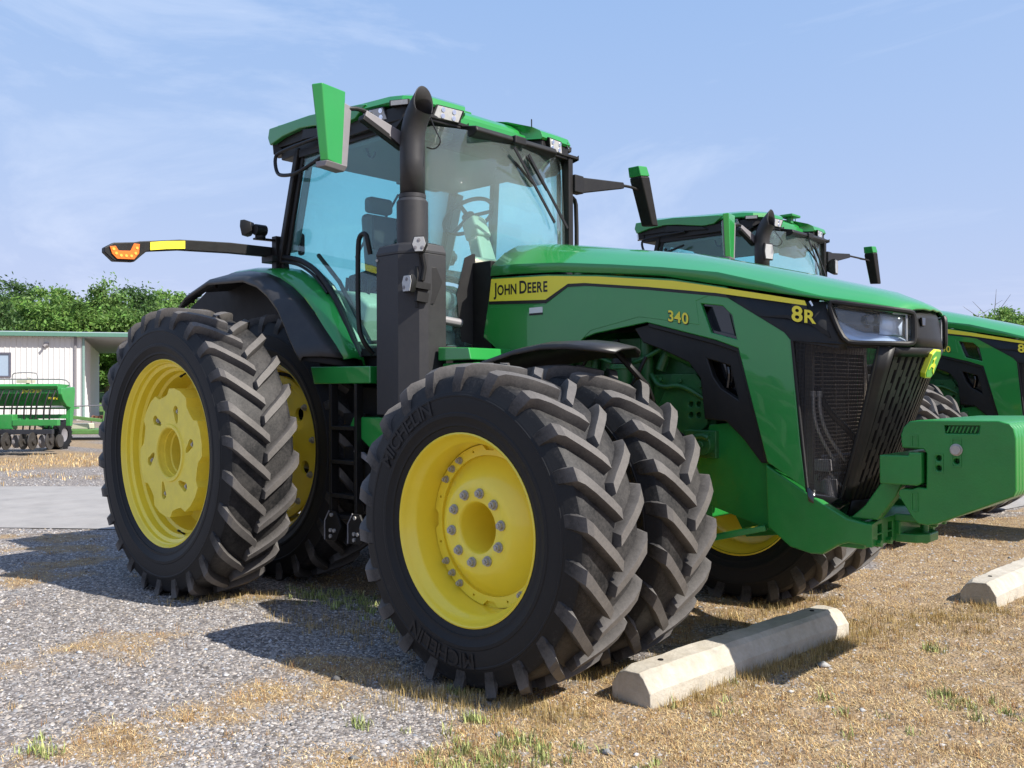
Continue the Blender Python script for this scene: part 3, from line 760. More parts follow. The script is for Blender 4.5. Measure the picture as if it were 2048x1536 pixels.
# weight carrier and suitcase weights
for s in (-1, 1):
    mb = MB(); mb.prism([(1.29, .79), (1.36, .855), (1.445, .98), (1.54, .98), (1.505, .905), (1.42, .79)], s * .40, s * .33); build('carrier_arm', mb, GREENM, T, .008)
mb = MB(); mb.prism([(1.46, .972), (1.46, 1.105), (1.59, 1.107), (1.592, 1.122), (1.648, 1.122), (1.648, .985), (1.63, .972)], -.475, .475); build('carrier_beam', mb, GREENM, T, .006)
wp = [(1.555, 1.14), (1.550, 1.20), (1.562, 1.235), (1.59, 1.262), (1.63, 1.268), (1.96, 1.272), (2.0, 1.262), (2.022, 1.235), (2.028, 1.20), (2.028, .975), (2.015, .95), (1.70, .803), (1.665, .795), (1.625, .798), (1.60, .82), (1.535, .925), (1.54, .945), (1.56, .955), (1.60, .955), (1.625, .965), (1.66, .962), (1.662, 1.12), (1.65, 1.137), (1.61, 1.137)]
slot = [(1.745, 1.212), (1.88, 1.215), (1.885, 1.248), (1.74, 1.246)]
NWT = 20; tw = .0455
mb = MB(); mb.prism(wp, -tw / 2 + .0012, tw / 2 - .0012); WME = mb.mesh('front_weight', GREENM, 30)
mb = MB(); mb.prism(wp, -tw / 2 + .0012, tw / 2 - .0012, holes=[circ(1.715, 1.10, .0115, 12), circ(1.715, 1.055, .0115, 12), circ(1.79, 1.09, .0115, 12), slot])
WME2 = mb.mesh('front_weight', GREENM, 30)
for k in range(NWT):
    y = -.455 + tw / 2 + k * tw
    w = ob('front_weight', WME2 if k == 0 else WME, T, (0, y, 0))
    md = w.modifiers.new('bevel', 'BEVEL'); md.harden_normals = True; md.width = .007; md.segments = 2; md.limit_method = 'ANGLE'; md.angle_limit = R(40)
    if k == 0:
        for xa, xb, za, zb in ((1.695, 1.735, 1.035, 1.12), (1.77, 1.81, 1.065, 1.19), (1.597, 1.627, 1.145, 1.20), (1.595, 1.625, .855, .94)):
            mb = MB(); mb.prism([(xa, za), (xb, za), (xb, zb), (xa, zb)], -tw / 2 - .003, -tw / 2 + .002, holes=[[(xa + .005, za + .005), (xb - .005, za + .005), (xb - .005, zb - .005), (xa + .005, zb - .005)]]); build('pocket_rim', mb, GREENM, w)
        mb = MB()
        for i in range(8): mb.bar((1.752 + i * .016, -tw / 2 + .004, 1.215), (1.764 + i * .016, -tw / 2 + .004, 1.243), .006, .010, (0, 1, 0))
        build('grip_ridges', mb, GREENM, w, .002)
        mb = MB(); mb.cyl((1.79, -tw / 2 - .016, 1.14), (1.79, -tw / 2 + .01, 1.14), .0215, n=20); mb.cyl((1.79, -tw / 2 - .006, 1.14), (1.79, -tw / 2 + .0, 1.14), .027, n=20); build('retaining_pin', mb, STEEL, w, .003)
# radiator seen through the side screen
mb = MB()
for i in range(30):
    z = .98 + i * .0205; mb.box(1.035, 1.05, -.27, .36, z, z + .006)
mb.box(1.02, 1.055, -.30, -.27, .93, 1.62); mb.box(1.02, 1.055, .36, .40, .93, 1.62); mb.box(1.02, 1.055, -.30, .40, .93, .975); mb.box(1.02, 1.055, -.3, .4, 1.60, 1.64)
for y in (-.16, .0, .16): mb.box(1.036, 1.049, y, y + .006, .97, 1.6)
build('radiator', mb, mat('radiator_core', (.20, .17, .13), .45, metal=.5, var=.25, scale=30), T)
mb = MB(); mb.box(.92, 1.0, -.36, .40, .88, 1.66); build('fan_shroud', mb, DARK, T)
mb = MB(); mb.box(1.06, 1.15, -.30, .22, .86, .98); mb.box(1.08, 1.16, -.34, -.22, 1.0, 1.06); mb.cyl((1.14, -.30, .85), (1.14, -.30, .96), .04, n=14)
mb.cyl((1.10, -.30, 1.07), (1.24, -.20, 1.085), .010, n=8)
build('cooler', mb, GREYP, T, .006)
mb = MB()
for q in ([(1.09, -.36, 1.38), (1.09, -.36, 1.28), (1.11, -.34, 1.18), (1.16, -.28, 1.05)], [(1.115, -.345, 1.38), (1.115, -.345, 1.30), (1.14, -.32, 1.18), (1.20, -.24, 1.05)], [(1.14, -.30, 1.0), (1.17, -.26, .93), (1.22, -.22, .90)]):
    mb.tube(q, .0085, 8, smooth=2)
mb.cyl((1.09, -.36, 1.37), (1.09, -.36, 1.40), .014, n=8); mb.cyl((1.115, -.345, 1.37), (1.115, -.345, 1.40), .014, n=8)
build('metal_line', mb, STEEL, T)
mb = MB(); mb.tube([(1.08, -.30, 1.42), (1.12, -.26, 1.30), (1.20, -.20, 1.20), (1.24, -.16, 1.13)], .016, 8, smooth=2); mb.tube([(1.10, -.33, .95), (1.15, -.28, 1.02), (1.25, -.2, 1.0)], .014, 8, smooth=2); build('cooler_hose', mb, BLACK, T)

# ------------------------------------------------------------------ front fenders
for s in (-1, 1):
    path = [(-.95, 1.38), (-.62, 1.53), (-.42, 1.585), (-.18, 1.635), (.02, 1.658), (.18, 1.656), (.31, 1.640), (.43, 1.612)]
    fe = [0, .6, .9, 1, 1, 1, .8, .15]
    rows = [[(x, s * (.95 - .25 * e_), z - .07 * e_) for (x, z), e_ in zip(path, fe)], [(x, s * (.95 - .21 * e_), z - .02 * e_) for (x, z), e_ in zip(path, fe)], [(x, s * .95, z + .010) for x, z in path], [(x, s * (1.0 + .12 * max(e_, .5)), z) for (x, z), e_ in zip(path, fe)], [(x - .01, s * (1.02 + .165 * max(e_, .5)), z - .016) for (x, z), e_ in zip(path, fe)], [(x - .01, s * (1.025 + .17 * max(e_, .5)), z - .018 - .02 * e_) for (x, z), e_ in zip(path, fe)]]
    mb = MB(); mb.grid(rows); build('front_fender', mb, FENDERM, T, solid=.012, smooth=45)
    mb = MB(); mb.tube([(.18, s * .78, 1.62), (.26, s * .74, 1.52), (.30, s * .62, 1.40), (.2, s * .45, 1.2)], .018, 8, smooth=1); build('fender_stay', mb, BLACK, T)

# ------------------------------------------------------------------ rear fenders
G0 = [(-3.80, 2.34), (-3.5, 2.385), (-3.21, 2.385), (-2.95, 2.36), (-2.73, 2.32), (-2.55, 2.24), (-2.41, 2.15), (-2.28, 2.05), (-2.18, 1.92), (-2.08, 1.77), (-1.98, 1.63)]
G1 = [(-3.85, 2.28), (-3.45, 2.345), (-3.18, 2.335), (-2.95, 2.30), (-2.77, 2.245), (-2.6, 2.165), (-2.45, 2.07), (-2.32, 1.96), (-2.2, 1.84), (-2.09, 1.735), (-1.99, 1.63)]
G2 = [(-4.02, 2.08), (-3.84, 2.19), (-3.48, 2.285), (-2.96, 2.265), (-2.77, 2.21), (-2.63, 2.13), (-2.50, 2.02), (-2.41, 1.90), (-2.35, 1.81), (-2.29, 1.73), (-2.22, 1.650)]
for s in (-1, 1):
    def lerpc(A, B, t): return [((1 - t) * a[0] + t * b[0], (1 - t) * a[1] + t * b[1]) for a, b in zip(A, B)]
    mb = MB(); M1 = [(x, z + .012) for x, z in lerpc(G0, G1, .5)]
    mb.grid([[(x, s * .775, z - .05) for x, z in G0], [(x, s * .79, z) for x, z in G0], [(x, s * .87, z) for x, z in M1], [(x, s * .95, z) for x, z in G1]])
    build('rear_fender', mb, GREEN, T, solid=.012, smooth=50)
    mb = MB(); M2 = lerpc(G1, G2, .5)
    mb.grid([[(x, s * .947, z + .004) for x, z in G1], [(x, s * 1.035, z + .010) for x, z in M2], [(x, s * 1.12, z) for x, z in G2], [(x - .012, s * 1.135, z - .022) for x, z in G2], [(x - .012, s * 1.13, z - .04) for x, z in G2]])
    build('fender_extension', mb, FENDERM, T, solid=.010, smooth=50)
    mb = MB(); dn = lambda C: [(x - .02, z - .045) for x, z in C]
    mb.grid([[(x, s * .77, z - .04) for x, z in dn(G0)], [(x, s * .95, z) for x, z in dn(G1)], [(x, s * 1.118, z + .02) for x, z in dn(G2)]])
    build('fender_liner', mb, DARK, T, solid=.008)
    for i in range(1, 9):
        x, z = dn(G2)[i]; mb = MB(); mb.cyl((x, s * 1.06, z + .02), (x, s * 1.06, z - .012), .012, n=8); build('liner_bolt', mb, DARK, T)
    mb = MB(); mb.prism([(-4.70, 1.3), (-4.66, 1.95), (-4.45, 2.15), (-4.15, 2.28), (-3.80, 2.345), (-3.21, 2.375), (-2.73, 2.30), (-2.41, 2.13), (-2.18, 1.90), (-1.99, 1.60), (-2.2, 1.55), (-3.2, 1.3)], s * .775, s * .75)
    build('fender_wall', mb, DARK, T)
    mb = MB(); mb.tube([(-2.96, s * .815, 2.44), (-2.86, s * .81, 2.425), (-2.70, s * .805, 2.39), (-2.52, s * .80, 2.30), (-2.38, s * .80, 2.18), (-2.24, s * .80, 2.02), (-2.12, s * .80, 1.83), (-2.0, s * .80, 1.64)], .022, 10, smooth=2)
    mb.tube([(-2.96, s * .83, 2.405), (-2.84, s * .83, 2.39), (-2.68, s * .82, 2.35), (-2.5, s * .815, 2.25), (-2.36, s * .815, 2.12)], .012, 8, smooth=2)
    build('window_seal', mb, BLACK, T)

# ------------------------------------------------------------------ chassis, steps, tanks
mb = MB(); mb.box(-3.6, -1.0, -.36, .36, .62, 1.5); mb.box(-2.95, -1.30, -.74, .74, 1.46, 1.66); mb.box(-2.2, -1.15, -.34, .34, .55, .95); mb.box(-3.6, -2.9, -.5, .5, 1.2, 1.7)
build('chassis', mb, DARK, T, .01)
mb = MB(); mb.box(-3.95, -3.5, -.30, .30, .5, 1.4); mb.box(-4.15, -3.9, -.45, -.35, .55, .75); mb.box(-4.15, -3.9, .35, .45, .55, .75); build('rear_hitch', mb, DARK, T, .01)
mb = MB(); mb.prism([(-2.31, 1.585), (-1.64, 1.575), (-1.64, 1.462), (-2.27, 1.462)], -1.0, -.45); build('step_platform', mb, GREEN, T, .008)
mb = MB(); mb.prism([(-1.92, 1.17), (-1.875, 1.24), (-1.42, 1.24), (-1.30, 1.10), (-1.52, .98), (-1.62, .985)], -.96, -.40); build('tank_guard', mb, GREEN, T, .012)
mb = MB(); mb.prism([(-1.92, 1.03), (-1.75, .98), (-1.1, .75), (-1.1, .60), (-1.92, .66)], -.93, -.40); mb.box(-2.2, -1.25, -.80, -.38, .62, 1.44); build('battery_box', mb, BLACK, T, .012)
mb = MB(); mb.bar((-1.86, -.952, 1.02), (-1.62, -.952, .915), .02, .035); build('step_edge', mb, GREYP, T)
mb = MB(); mb.box(-2.3, -1.2, .40, .95, .55, 1.40); mb.box(-2.35, -1.15, .42, .9, 1.40, 1.60); build('fuel_tank', mb, BLACK, T, .04)
mb = MB()
for x in (-2.08, -1.80): mb.box(x - .014, x + .014, -1.0, -.94, .52, 1.46)
for z in (1.16, .93, .70, .56): mb.box(-2.08, -1.80, -1.0, -.86, z - .012, z + .016)
build('step_ladder', mb, BLACK, T, .004)
for z0 in (1.16, .93):
    mb = MB(); mb.box(-2.06, -1.82, -.9, -.86, z0, z0 + .10); build('step_back', mb, DARK, T)
for x in (-2.08, -1.82):
    mb = MB(); mb.prism([(x - .02, .40), (x + .10, .40), (x + .16, .50), (x + .10, .60), (x + .03, .60), (x - .02, .53)], -1.03, -1.015); pl = build('step_bracket', mb, BLACK, T, .002)
    mb = MB(); mb.tube([(x - .02, -1.032, .40), (x - .02, -1.032, .53), (x + .03, -1.032, .60)], .005, 6); build('bracket_edge', mb, GREYP, pl)
    for dx, dz in ((.06, .575), (.05, .47), (.09, .47), (.05, .43)):
        mb = MB(); mb.cyl((x + dx, -1.042, dz), (x + dx, -1.03, dz), .013, n=12); build('bolt', mb, STEEL, pl)
mb = MB(); mb.prism([(-1.16, 1.60), (-1.16, 1.685), (-.885, 1.675), (-.865, 1.60)], -.84, -.40); mb.prism([(-1.16, 1.50), (-1.16, 1.585), (-.85, 1.585), (-.84, 1.50)], -.80, -.40); build('step_shelf', mb, GREEN, T, .008)

# ------------------------------------------------------------------ cab
CA, CC0, CC1 = (-1.42, .77), (-2.74, .805), (-2.955, .825)
for s in (-1, 1):
    mb = MB(); mb.bar((-1.42, s * .765, 1.66), (-1.42, s * .765, 3.24), .055, .075, (1, 0, 0)); build('front_pillar', mb, BLACK, T, .008)
    mb = MB(); mb.bar((-2.955, s * .82, 2.40), (-2.735, s * .80, 3.24), .05, .05, (1, 0, 0)); mb.bar((-2.90, s * .80, 2.42), (-2.685, s * .785, 3.22), .03, .035, (1, 0, 0)); build('rear_pillar', mb, BLACK, T, .008)
    for a_, b_, u_ in (((-2.95, s * .80, 2.42), (-2.95, s * .72, 1.66), (1, 0, 0)), ((-1.42, s * .765, 3.19), (-2.72, s * .79, 3.19), (0, 0, 1)), ((-1.42, s * .765, 1.68), (-2.0, s * .765, 1.68), (0, 0, 1))):
        mb = MB(); mb.bar(a_, b_, .058, .06, u_); build('cab_rail', mb, BLACK, T, .006)
    gl = [(-1.45, 3.17), (-2.70, 3.17), (-2.91, 2.45), (-2.84, 2.435), (-2.69, 2.40), (-2.51, 2.31), (-2.37, 2.19), (-2.23, 2.03), (-2.11, 1.84), (-1.99, 1.66), (-1.45, 1.66)]
    mb = MB(); mb.prism(gl, s * .792, s * .786); build('side_window', mb, GLASS, T)
    # dark band at the rear edge of the pane and door frame inside
    mb = MB(); mb.prism([(-2.67, 3.13), (-2.60, 3.10), (-2.76, 2.55), (-2.80, 2.47), (-2.88, 2.47)], s * .782, s * .772); build('window_band', mb, LINER, T)
    mb = MB(); mb.tube([(-1.50, s * .755, 3.10), (-1.50, s * .755, 1.75), (-1.95, s * .755, 1.75), (-2.3, s * .755, 2.2), (-2.55, s * .76, 2.42)], .016, 8); build('door_frame', mb, BLACK, T)
    mb = MB(); mb.cyl((-2.66, s * .80, 3.08), (-2.66, s * .775, 3.08), .016, n=12); build('hinge', mb, BLACK, T)
    # trim under the side glass
    mb = MB(); mb.prism([(-2.60, 2.32), (-2.40, 2.19), (-2.22, 1.98), (-2.08, 1.76), (-2.12, 1.74), (-2.30, 1.98), (-2.5, 2.18)], s * .76, s * .72); build('sill_trim', mb, BEIGE, T, .01)
# windshield
def wx(y): return -1.43 + .21 * (1 - (abs(y) / .745) ** 2.2)
Y = [-.742, -.66, -.58, -.50, -.43, -.42, -.25, 0, .25, .42, .43, .50, .58, .66, .742]
mb = MB(); mb.grid([[(wx(y) - .03, y, 3.17) for y in Y], [(wx(y), y, 2.6) for y in Y], [(wx(y), y, 1.70 if abs(y) > .425 else 2.30) for y in Y]])
build('windshield', mb, WGLASS, T, solid=.006, smooth=60)
for s in (-1, 1):
    mb = MB(); mb.grid([[(wx(y) + .006, s * y, z) for y, z in zip((.40, .42, .475), (2.33, 2.33, 2.30))], [(wx(y) + .006, s * y, z) for y, z in zip((.40, .42, .53), (2.05, 2.05, 2.05))], [(wx(y) + .006, s * y, z) for y, z in zip((.40, .42, .50), (1.72, 1.72, 1.74))]])
    build('windshield_border', mb, BLACK, T, solid=.004, smooth=0)
mb = MB(); mb.bar((wx(.6) + .0, -.76, 1.68), (wx(.45), -.42, 1.68), .05, .05); mb.bar((wx(.6) + .0, .76, 1.68), (wx(.45), .42, 1.68), .05, .05); mb.box(-1.28, -1.10, -.42, .42, 1.6, 2.27); build('cowl', mb, BLACK, T, .008)
# rear wall
mb = MB(); mb.grid([[(-2.76, y, 3.16) for y in (-.78, 0, .78)], [(-2.97, y, 2.35) for y in (-.78, 0, .78)], [(-2.97, y, 1.75) for y in (-.70, 0, .70)]]); build('rear_window', mb, GLASS, T, solid=.006)
mb = MB(); mb.bar((-2.755, -.79, 3.19), (-2.755, .79, 3.19), .06, .06); mb.bar((-2.98, -.74, 1.70), (-2.98, .74, 1.70), .06, .10); build('rear_rail', mb, BLACK, T, .006)
# roof
rp = [(-3.06, -.55), (-3.03, -.80), (-2.98, -.855), (-1.60, -.875), (-1.48, -.86), (-1.365, -.74), (-1.355, -.40), (-1.42, -.36), (-1.50, -.335), (-1.50, 0)]
rp = rp + [(x, -y) for x, y in reversed(rp[:-1])]
def rsc(k, j): return [(-2.2 + (x + 2.2) * k, y * j) for x, y in rp]
def rz(x, z): return z + float(np.interp(x, [-3.1, -2.5, -1.9, -1.45], [.105, .10, .055, .0]))
mb = MB(); mb.loft([[(x, y, rz(x, z)) for x, y in rsc(k, j)] for k, j, z in ((.985, .98, 3.285), (1.0, 1.0, 3.30), (.985, .975, 3.345), (.93, .88, 3.375), (.75, .6, 3.405), (.3, .25, 3.42))])
roof = build('roof', mb, GREEN, T, .006, smooth=28)
for s in (-1, 1):
    mb = MB(); mb.prism([(-3.03, 3.43), (-2.5, 3.425), (-1.90, 3.375), (-1.84, 3.36), (-1.96, 3.285), (-2.10, 3.278), (-2.45, 3.335), (-2.62, 3.352), (-2.85, 3.335), (-3.02, 3.30), (-3.05, 3.36)], s * .874, s * .83); build('roof_skirt', mb, GREEN, roof, .008)
    mb = MB(); mb.prism([(-2.60, 3.345), (-2.12, 3.275), (-2.05, 3.235), (-2.62, 3.27)], s * .860, s * .835); build('roof_insert', mb, BLACK, roof, .004)
    mb = MB(); mb.prism([(-2.98, s * .80), (-1.64, s * .855), (-1.50, s * .84), (-1.385, s * .73), (-1.375, s * .42), (-1.52, s * .34), (-2.98, s * .34)], 3.19, 3.29, 'z'); build('roof_base', mb, BLACK, roof, .01)
    mb = MB(); mb.prism([(-2.99, 3.28), (-1.80, 3.28), (-1.80, 3.31), (-2.1, 3.36), (-2.99, 3.40)], s * .828, s * .2); build('roof_core', mb, BLACK, roof, .004)
    # lamp pods
    def lamp(c, nrm_, w, h, name='roof_lamp', skew=.02, leds=True):
        c = Vector(c); n_ = Vector(nrm_).normalized(); sx = Vector((0, 0, 1)).cross(n_).normalized(); up_ = n_.cross(sx)
        P4 = [(-w / 2 + skew, -h / 2), (w / 2, -h / 2), (w / 2 - skew, h / 2), (-w / 2, h / 2)]
        def ring_(k, o): return [c + sx * u * k + up_ * v * k + n_ * o for u, v in P4]
        m1 = MB(); m1.loft([ring_(1.08, -.06), ring_(1.08, .006), ring_(1.0, .012), ring_(.96, .004)]); lo = build(name, m1, BLACK, roof, .003)
        m1 = MB(); m1.loft([ring_(.95, .0), ring_(.93, .010)]); build('lamp_face', m1, LAMPW, lo, .002)
        if leds:
            for a in (-.24, .24):
                for b_ in (-.24, .24):
                    p_ = c + sx * w * a + up_ * h * b_ + n_ * .010
                    m1 = MB(); m1.cyl(p_ - n_ * .004, p_ + n_ * .004, .016, n=12); m1.cyl(p_, p_ + n_ * .006, .006, n=8); build('led', m1, SILVER, lo)
        return lo
    lamp((-1.73, s * .868, 3.262), (.18, s, -.15), .20, .085, skew=.03)
    lamp((-1.366, s * .555, 3.262), (1, s * .10, -.15), .19, .085, skew=-.03 if s < 0 else .03)
    lamp((-1.50, s * .858, 3.30), (.5, s, -.1), .13, .035, leds=False, skew=.0)
    lamp((-1.395, s * .735, 3.30), (1, s * .6, -.1), .08, .035, leds=False, skew=.0)
    mb = MB(); mb.prism([(-1.37, 3.21), (-1.37, 3.235), (-1.50, 3.19), (-1.60, 3.12), (-1.72, 3.12), (-1.72, 3.21)], s * .84, s * .36); build('pod_base', mb, BLACK, roof, .006)
    lamp((-3.04, s * .80, 3.27), (-.8, s * .7, -.1), .12, .07, leds=False, skew=.0)
mb = MB(); mb.prism([(-1.60, 3.10), (-1.60, 3.235), (-1.46, 3.235), (-1.235, 3.19), (-1.222, 3.155), (-1.26, 3.128)], -.42, .42); mb.box(-1.28, -1.205, -.06, .06, 3.135, 3.195); build('visor_housing', mb, BLACK, roof, .012)
mb = MB(); mb.box(-2.72, -1.46, -.77, .77, 3.13, 3.185); build('headliner', mb, LINER, T, .02)
mb = MB(); mb.box(-1.85, -1.72, -.13, .02, 3.42, 3.475); build('receiver_mount', mb, GREENM, roof, .006)
mb = MB(); mb.prism([(-1.52, -.36), (-1.475, -.36), (-1.468, -.2), (-1.468, .2), (-1.475, .36), (-1.52, .36)], 3.235, 3.318, 'z'); build('roof_brow', mb, GREEN, roof, .006)
mb = MB(); mb.cyl((-1.75, .72, 3.36), (-1.75, .72, 3.58), .005, n=6); build('antenna', mb, BLACK, roof)
# wipers
for q in ([(-1.32, .02, 3.18), (-1.235, .12, 3.05), (-1.215, .28, 2.86)], [(-1.31, -.10, 3.12), (-1.225, .0, 2.98), (-1.205, .12, 2.88)]):
    mb = MB(); mb.tube(q, .009, 6); wp_ = build('wiper_arm', mb, BLACK, T)
    e = Vector(q[2]); mb = MB(); mb.bar(e + Vector((.006, -.20, .22)), e + Vector((-.02, .26, -.24)), .008, .022); build('wiper_blade', mb, BLACK, wp_)
# interior
mb = MB(); mb.box(-2.9, -1.42, -.74, .74, 1.66, 1.70); build('cab_floor', mb, DARK, T)
mb = MB(); mb.box(-2.62, -2.12, -.27, .27, 2.05, 2.19); st = build('seat', mb, SEATM, T, .05)
mb = MB(); mb.hexa([(-2.66, -.25, 2.15), (-2.52, -.25, 2.15), (-2.52, .25, 2.15), (-2.66, .25, 2.15), (-2.80, -.20, 2.84), (-2.70, -.20, 2.84), (-2.70, .20, 2.84), (-2.80, .20, 2.84)]); build('backrest', mb, SEATM, st, .05)
mb = MB(); mb.cyl((-2.36, 0, 1.70), (-2.36, 0, 2.05), .16, .13, 18); build('seat_base', mb, DARK, st)
mb = MB(); mb.prism([(-2.60, 2.30), (-2.05, 2.36), (-2.0, 2.30), (-2.1, 2.18), (-2.60, 2.16)], -.46, -.32); arm = build('armrest', mb, DARK, T, .02)
mb = MB(); mb.box(-2.05, -2.02, -.66, -.42, 2.42, 2.66); mb.cyl((-2.03, -.54, 2.3), (-2.03, -.54, 2.45), .015, n=8); build('display', mb, DARK, arm, .01)
cst = Vector((-1.74, 0, 2.70)); cn = Vector((-.55, 0, .83)).normalized(); cu_ = Vector((0, 1, 0)); cv = cn.cross(cu_)
mb = MB(); mb.tube([cst + (cu_ * math.cos(t) + cv * math.sin(t)) * .195 for t in np.linspace(0, 2 * math.pi, 36, endpoint=False)], .015, 8, closed=True)
for a in (90, 210, 330): mb.bar(cst, cst + (cu_ * math.cos(R(a)) + cv * math.sin(R(a))) * .19, .03, .012, cn)
mb.cyl(cst - cn * .03, cst + cn * .01, .05, n=16); sw = build('steering_wheel', mb, BLACK, T)
mb = MB(); mb.hexa([(-1.42, -.12, 1.75), (-1.30, -.12, 1.75), (-1.30, .12, 1.75), (-1.42, .12, 1.75), (-1.74, -.055, 2.66), (-1.64, -.055, 2.70), (-1.64, .055, 2.70), (-1.74, .055, 2.66)]); mb.hexa([(-1.70, -.07, 2.50), (-1.56, -.07, 2.54), (-1.56, .07, 2.54), (-1.70, .07, 2.50), (-1.75, -.07, 2.64), (-1.63, -.07, 2.69), (-1.63, .07, 2.69), (-1.75, .07, 2.64)]); build('steering_column', mb, BEIGE, T, .02)
mb = MB(); mb.box(-1.38, -1.26, -.42, .42, 1.7, 2.32); build('dash', mb, BEIGE, T, .04)
mb = MB(); mb.cyl((-1.42, -.68, 2.02), (-1.42, -.50, 2.02), .06, n=18); mb.tube([(-1.34, -.66, 1.88), (-1.30, -.50, 1.86)], .03, 10); mb.box(-1.5, -1.36, -.7, -.5, 1.72, 1.80); build('pedal_unit', mb, GREYP, T, .006)
mb = MB(); mb.box(-2.9, -2.6, .25, .68, 1.7, 2.3); build('buddy_seat', mb, SEATM, T, .05)

mb = MB(); mb.box(-2.84, -2.74, -.12, .12, 2.86, 2.99); build('headrest', mb, SEATM, st, .03)
mb = MB(); mb.prism([(-2.75, 1.72), (-2.1, 1.72), (-2.0, 2.02), (-2.15, 2.12), (-2.75, 2.20)], -.73, -.50); build('side_console', mb, BEIGE, T, .03)
for x_, z_ in ((-2.3, 2.16), (-2.22, 2.15), (-2.40, 2.18), (-2.14, 2.14)):
    mb = MB(); mb.cyl((x_, -.62, z_ - .03), (x_ + .02, -.62, z_ + .07), .012, .016, 8); build('lever', mb, BLACK, T)
mb = MB(); mb.tube([(-2.05, -.70, 3.13), (-2.02, -.70, 3.06), (-1.97, -.70, 3.05), (-1.95, -.70, 3.09)], .008, 6, smooth=1); build('coat_hook', mb, BLACK, T)
mb = MB(); mb.box(-1.78, -1.60, .30, .72, 3.03, 3.13); build('roof_console', mb, LINER, T, .03)
mb = MB(); mb.bar((-2.20, .76, 3.15), (-2.30, .76, 1.7), .07, .05, (1, 0, 0)); build('middle_pillar', mb, LINER, T, .01)
for q in ([(-2.78, .2, 3.05), (-2.85, .05, 2.75), (-2.88, -.05, 2.62)], [(-2.85, .0, 2.80), (-2.90, -.15, 2.50)]):
    mb = MB(); mb.tube(q, .010, 6); build('rear_wiper', mb, BLACK, T)

# ------------------------------------------------------------------ exhaust stack
oc = [(-1.575, -.985), (-1.545, -1.02), (-1.33, -1.02), (-1.21, -.95), (-1.18, -.90), (-1.18, -.75), (-1.24, -.70), (-1.50, -.70), (-1.575, -.75)]
cxo, cyo = -1.375, -.86
mb = MB(); mb.loft([[(x, y, z) for x, y in oc] for z in (1.26, 2.275)]); stk = build('exhaust_box', mb, STACKM, T, .004, smooth=12)
mb = MB(); mb.loft([[(cxo + (x - cxo) * k, cyo + (y - cyo) * k, z) for x, y in oc] for k, z in ((1.008, 2.275), (1.008, 2.292), (.93, 2.335), (.70, 2.352))]); build('box_cap', mb, STACKM, stk, .004, smooth=12)
for x, y, z in ((-1.535, -1.022, 2.25), (-1.20, -.93, 2.24), (-1.36, -1.022, 1.29)):
    mb = MB(); mb.cyl((x, y + .004, z), (x + .003, y - .006, z), .009, n=8); build('bolt', mb, STEEL, stk)
mb = MB()
mb.cyl((cxo, cyo, 2.33), (cxo, cyo, 2.625), .102, n=32, cap=False); mb.cyl((cxo, cyo, 2.625), (cxo, cyo, 2.65), .102, .084, 32, cap=False)
mb.cyl((cxo, cyo, 2.65), (cxo, cyo, 2.675), .088, n=32, cap=False)
build('exhaust_collar', mb, STACKM, stk)
pth = [(0, 2.65), (0, 2.9), (0, 2.98), (.004, 3.04), (.014, 3.09), (.032, 3.14), (.056, 3.182), (.086, 3.218), (.105, 3.236)]
mb = MB(); rings = []
for i, (dx, z) in enumerate(pth):
    a = pth[max(i - 1, 0)]; b = pth[min(i + 1, len(pth) - 1)]; t = Vector((b[0] - a[0], 0, b[1] - a[1])).normalized()
    side_ = Vector((0, 1, 0)); nn = t.cross(side_)
    ring_ = []
    for k in range(32):
        an = 2 * math.pi * k / 32; p_ = Vector((cxo + dx, cyo, z)) + side_ * math.cos(an) * .077 + nn * math.sin(an) * .077
        if i == len(pth) - 1: p_ = p_ + t * ((cxo + .118 + .22 * (3.22 - z) - p_.x) / t.x)
        ring_.append(p_)
    rings.append(ring_)
mb.loft(rings, cap=False); build('exhaust_pipe', mb, STACKM, stk, solid=.006, smooth=60)
# work lamps on the stack
mb = MB(); mb.prism([(-1.19, 2.18), (-1.07, 2.17), (-1.04, 2.10), (-1.06, 2.02), (-1.12, 1.93), (-1.20, 1.92)], -.99, -.965); mb = MB()
mb.add([(-1.215, -.962, 2.19), (-1.168, -.84, 2.19), (-1.155, -.80, 2.10), (-1.168, -.86, 1.96), (-1.215, -.962, 1.93)] + [(-1.235, -.965, 2.19), (-1.19, -.84, 2.19), (-1.18, -.80, 2.10), (-1.19, -.86, 1.96), (-1.235, -.965, 1.93)], [(0, 1, 2, 3, 4), (9, 8, 7, 6, 5), (0, 5, 6, 1), (1, 6, 7, 2), (2, 7, 8, 3), (3, 8, 9, 4), (4, 9, 5, 0)])
brk = build('lamp_bracket', mb, BLACK, stk, .003)
def worklamp(c, n_, w, h, par, poly=None, name='work_lamp', leds=3, back=.05):
    c = Vector(c); n_ = Vector(n_).normalized(); sx = Vector((0, 0, 1)).cross(n_).normalized(); up_ = n_.cross(sx)
    poly = poly or [(-.36, -.5), (.36, -.5), (.5, .1), (.36, .5), (-.36, .5), (-.5, .1)]
    rg = lambda k, o: [c + sx * u * w * k + up_ * v * h * k + n_ * o for u, v in poly]
    m1 = MB(); m1.loft([rg(.6, -back), rg(1.05, -back * .35), rg(1.08, .008), rg(.96, .010)]); lo = build(name, m1, BLACK, par, .003)
    m1 = MB(); m1.loft([rg(.93, .004), rg(.92, .014)]); build('lamp_face', m1, LAMPW, lo, .002)
    for u, v in [(0, .25), (-.24, -.22), (.24, -.22)][:leds]:
        p_ = c + sx * u * w + up_ * v * h + n_ * .013; m1 = MB(); m1.cyl(p_ - n_ * .004, p_ + n_ * .003, w * .12, n=12); m1.cyl(p_, p_ + n_ * .005, w * .05, n=8); build('led', m1, GREYP, lo)
    return lo
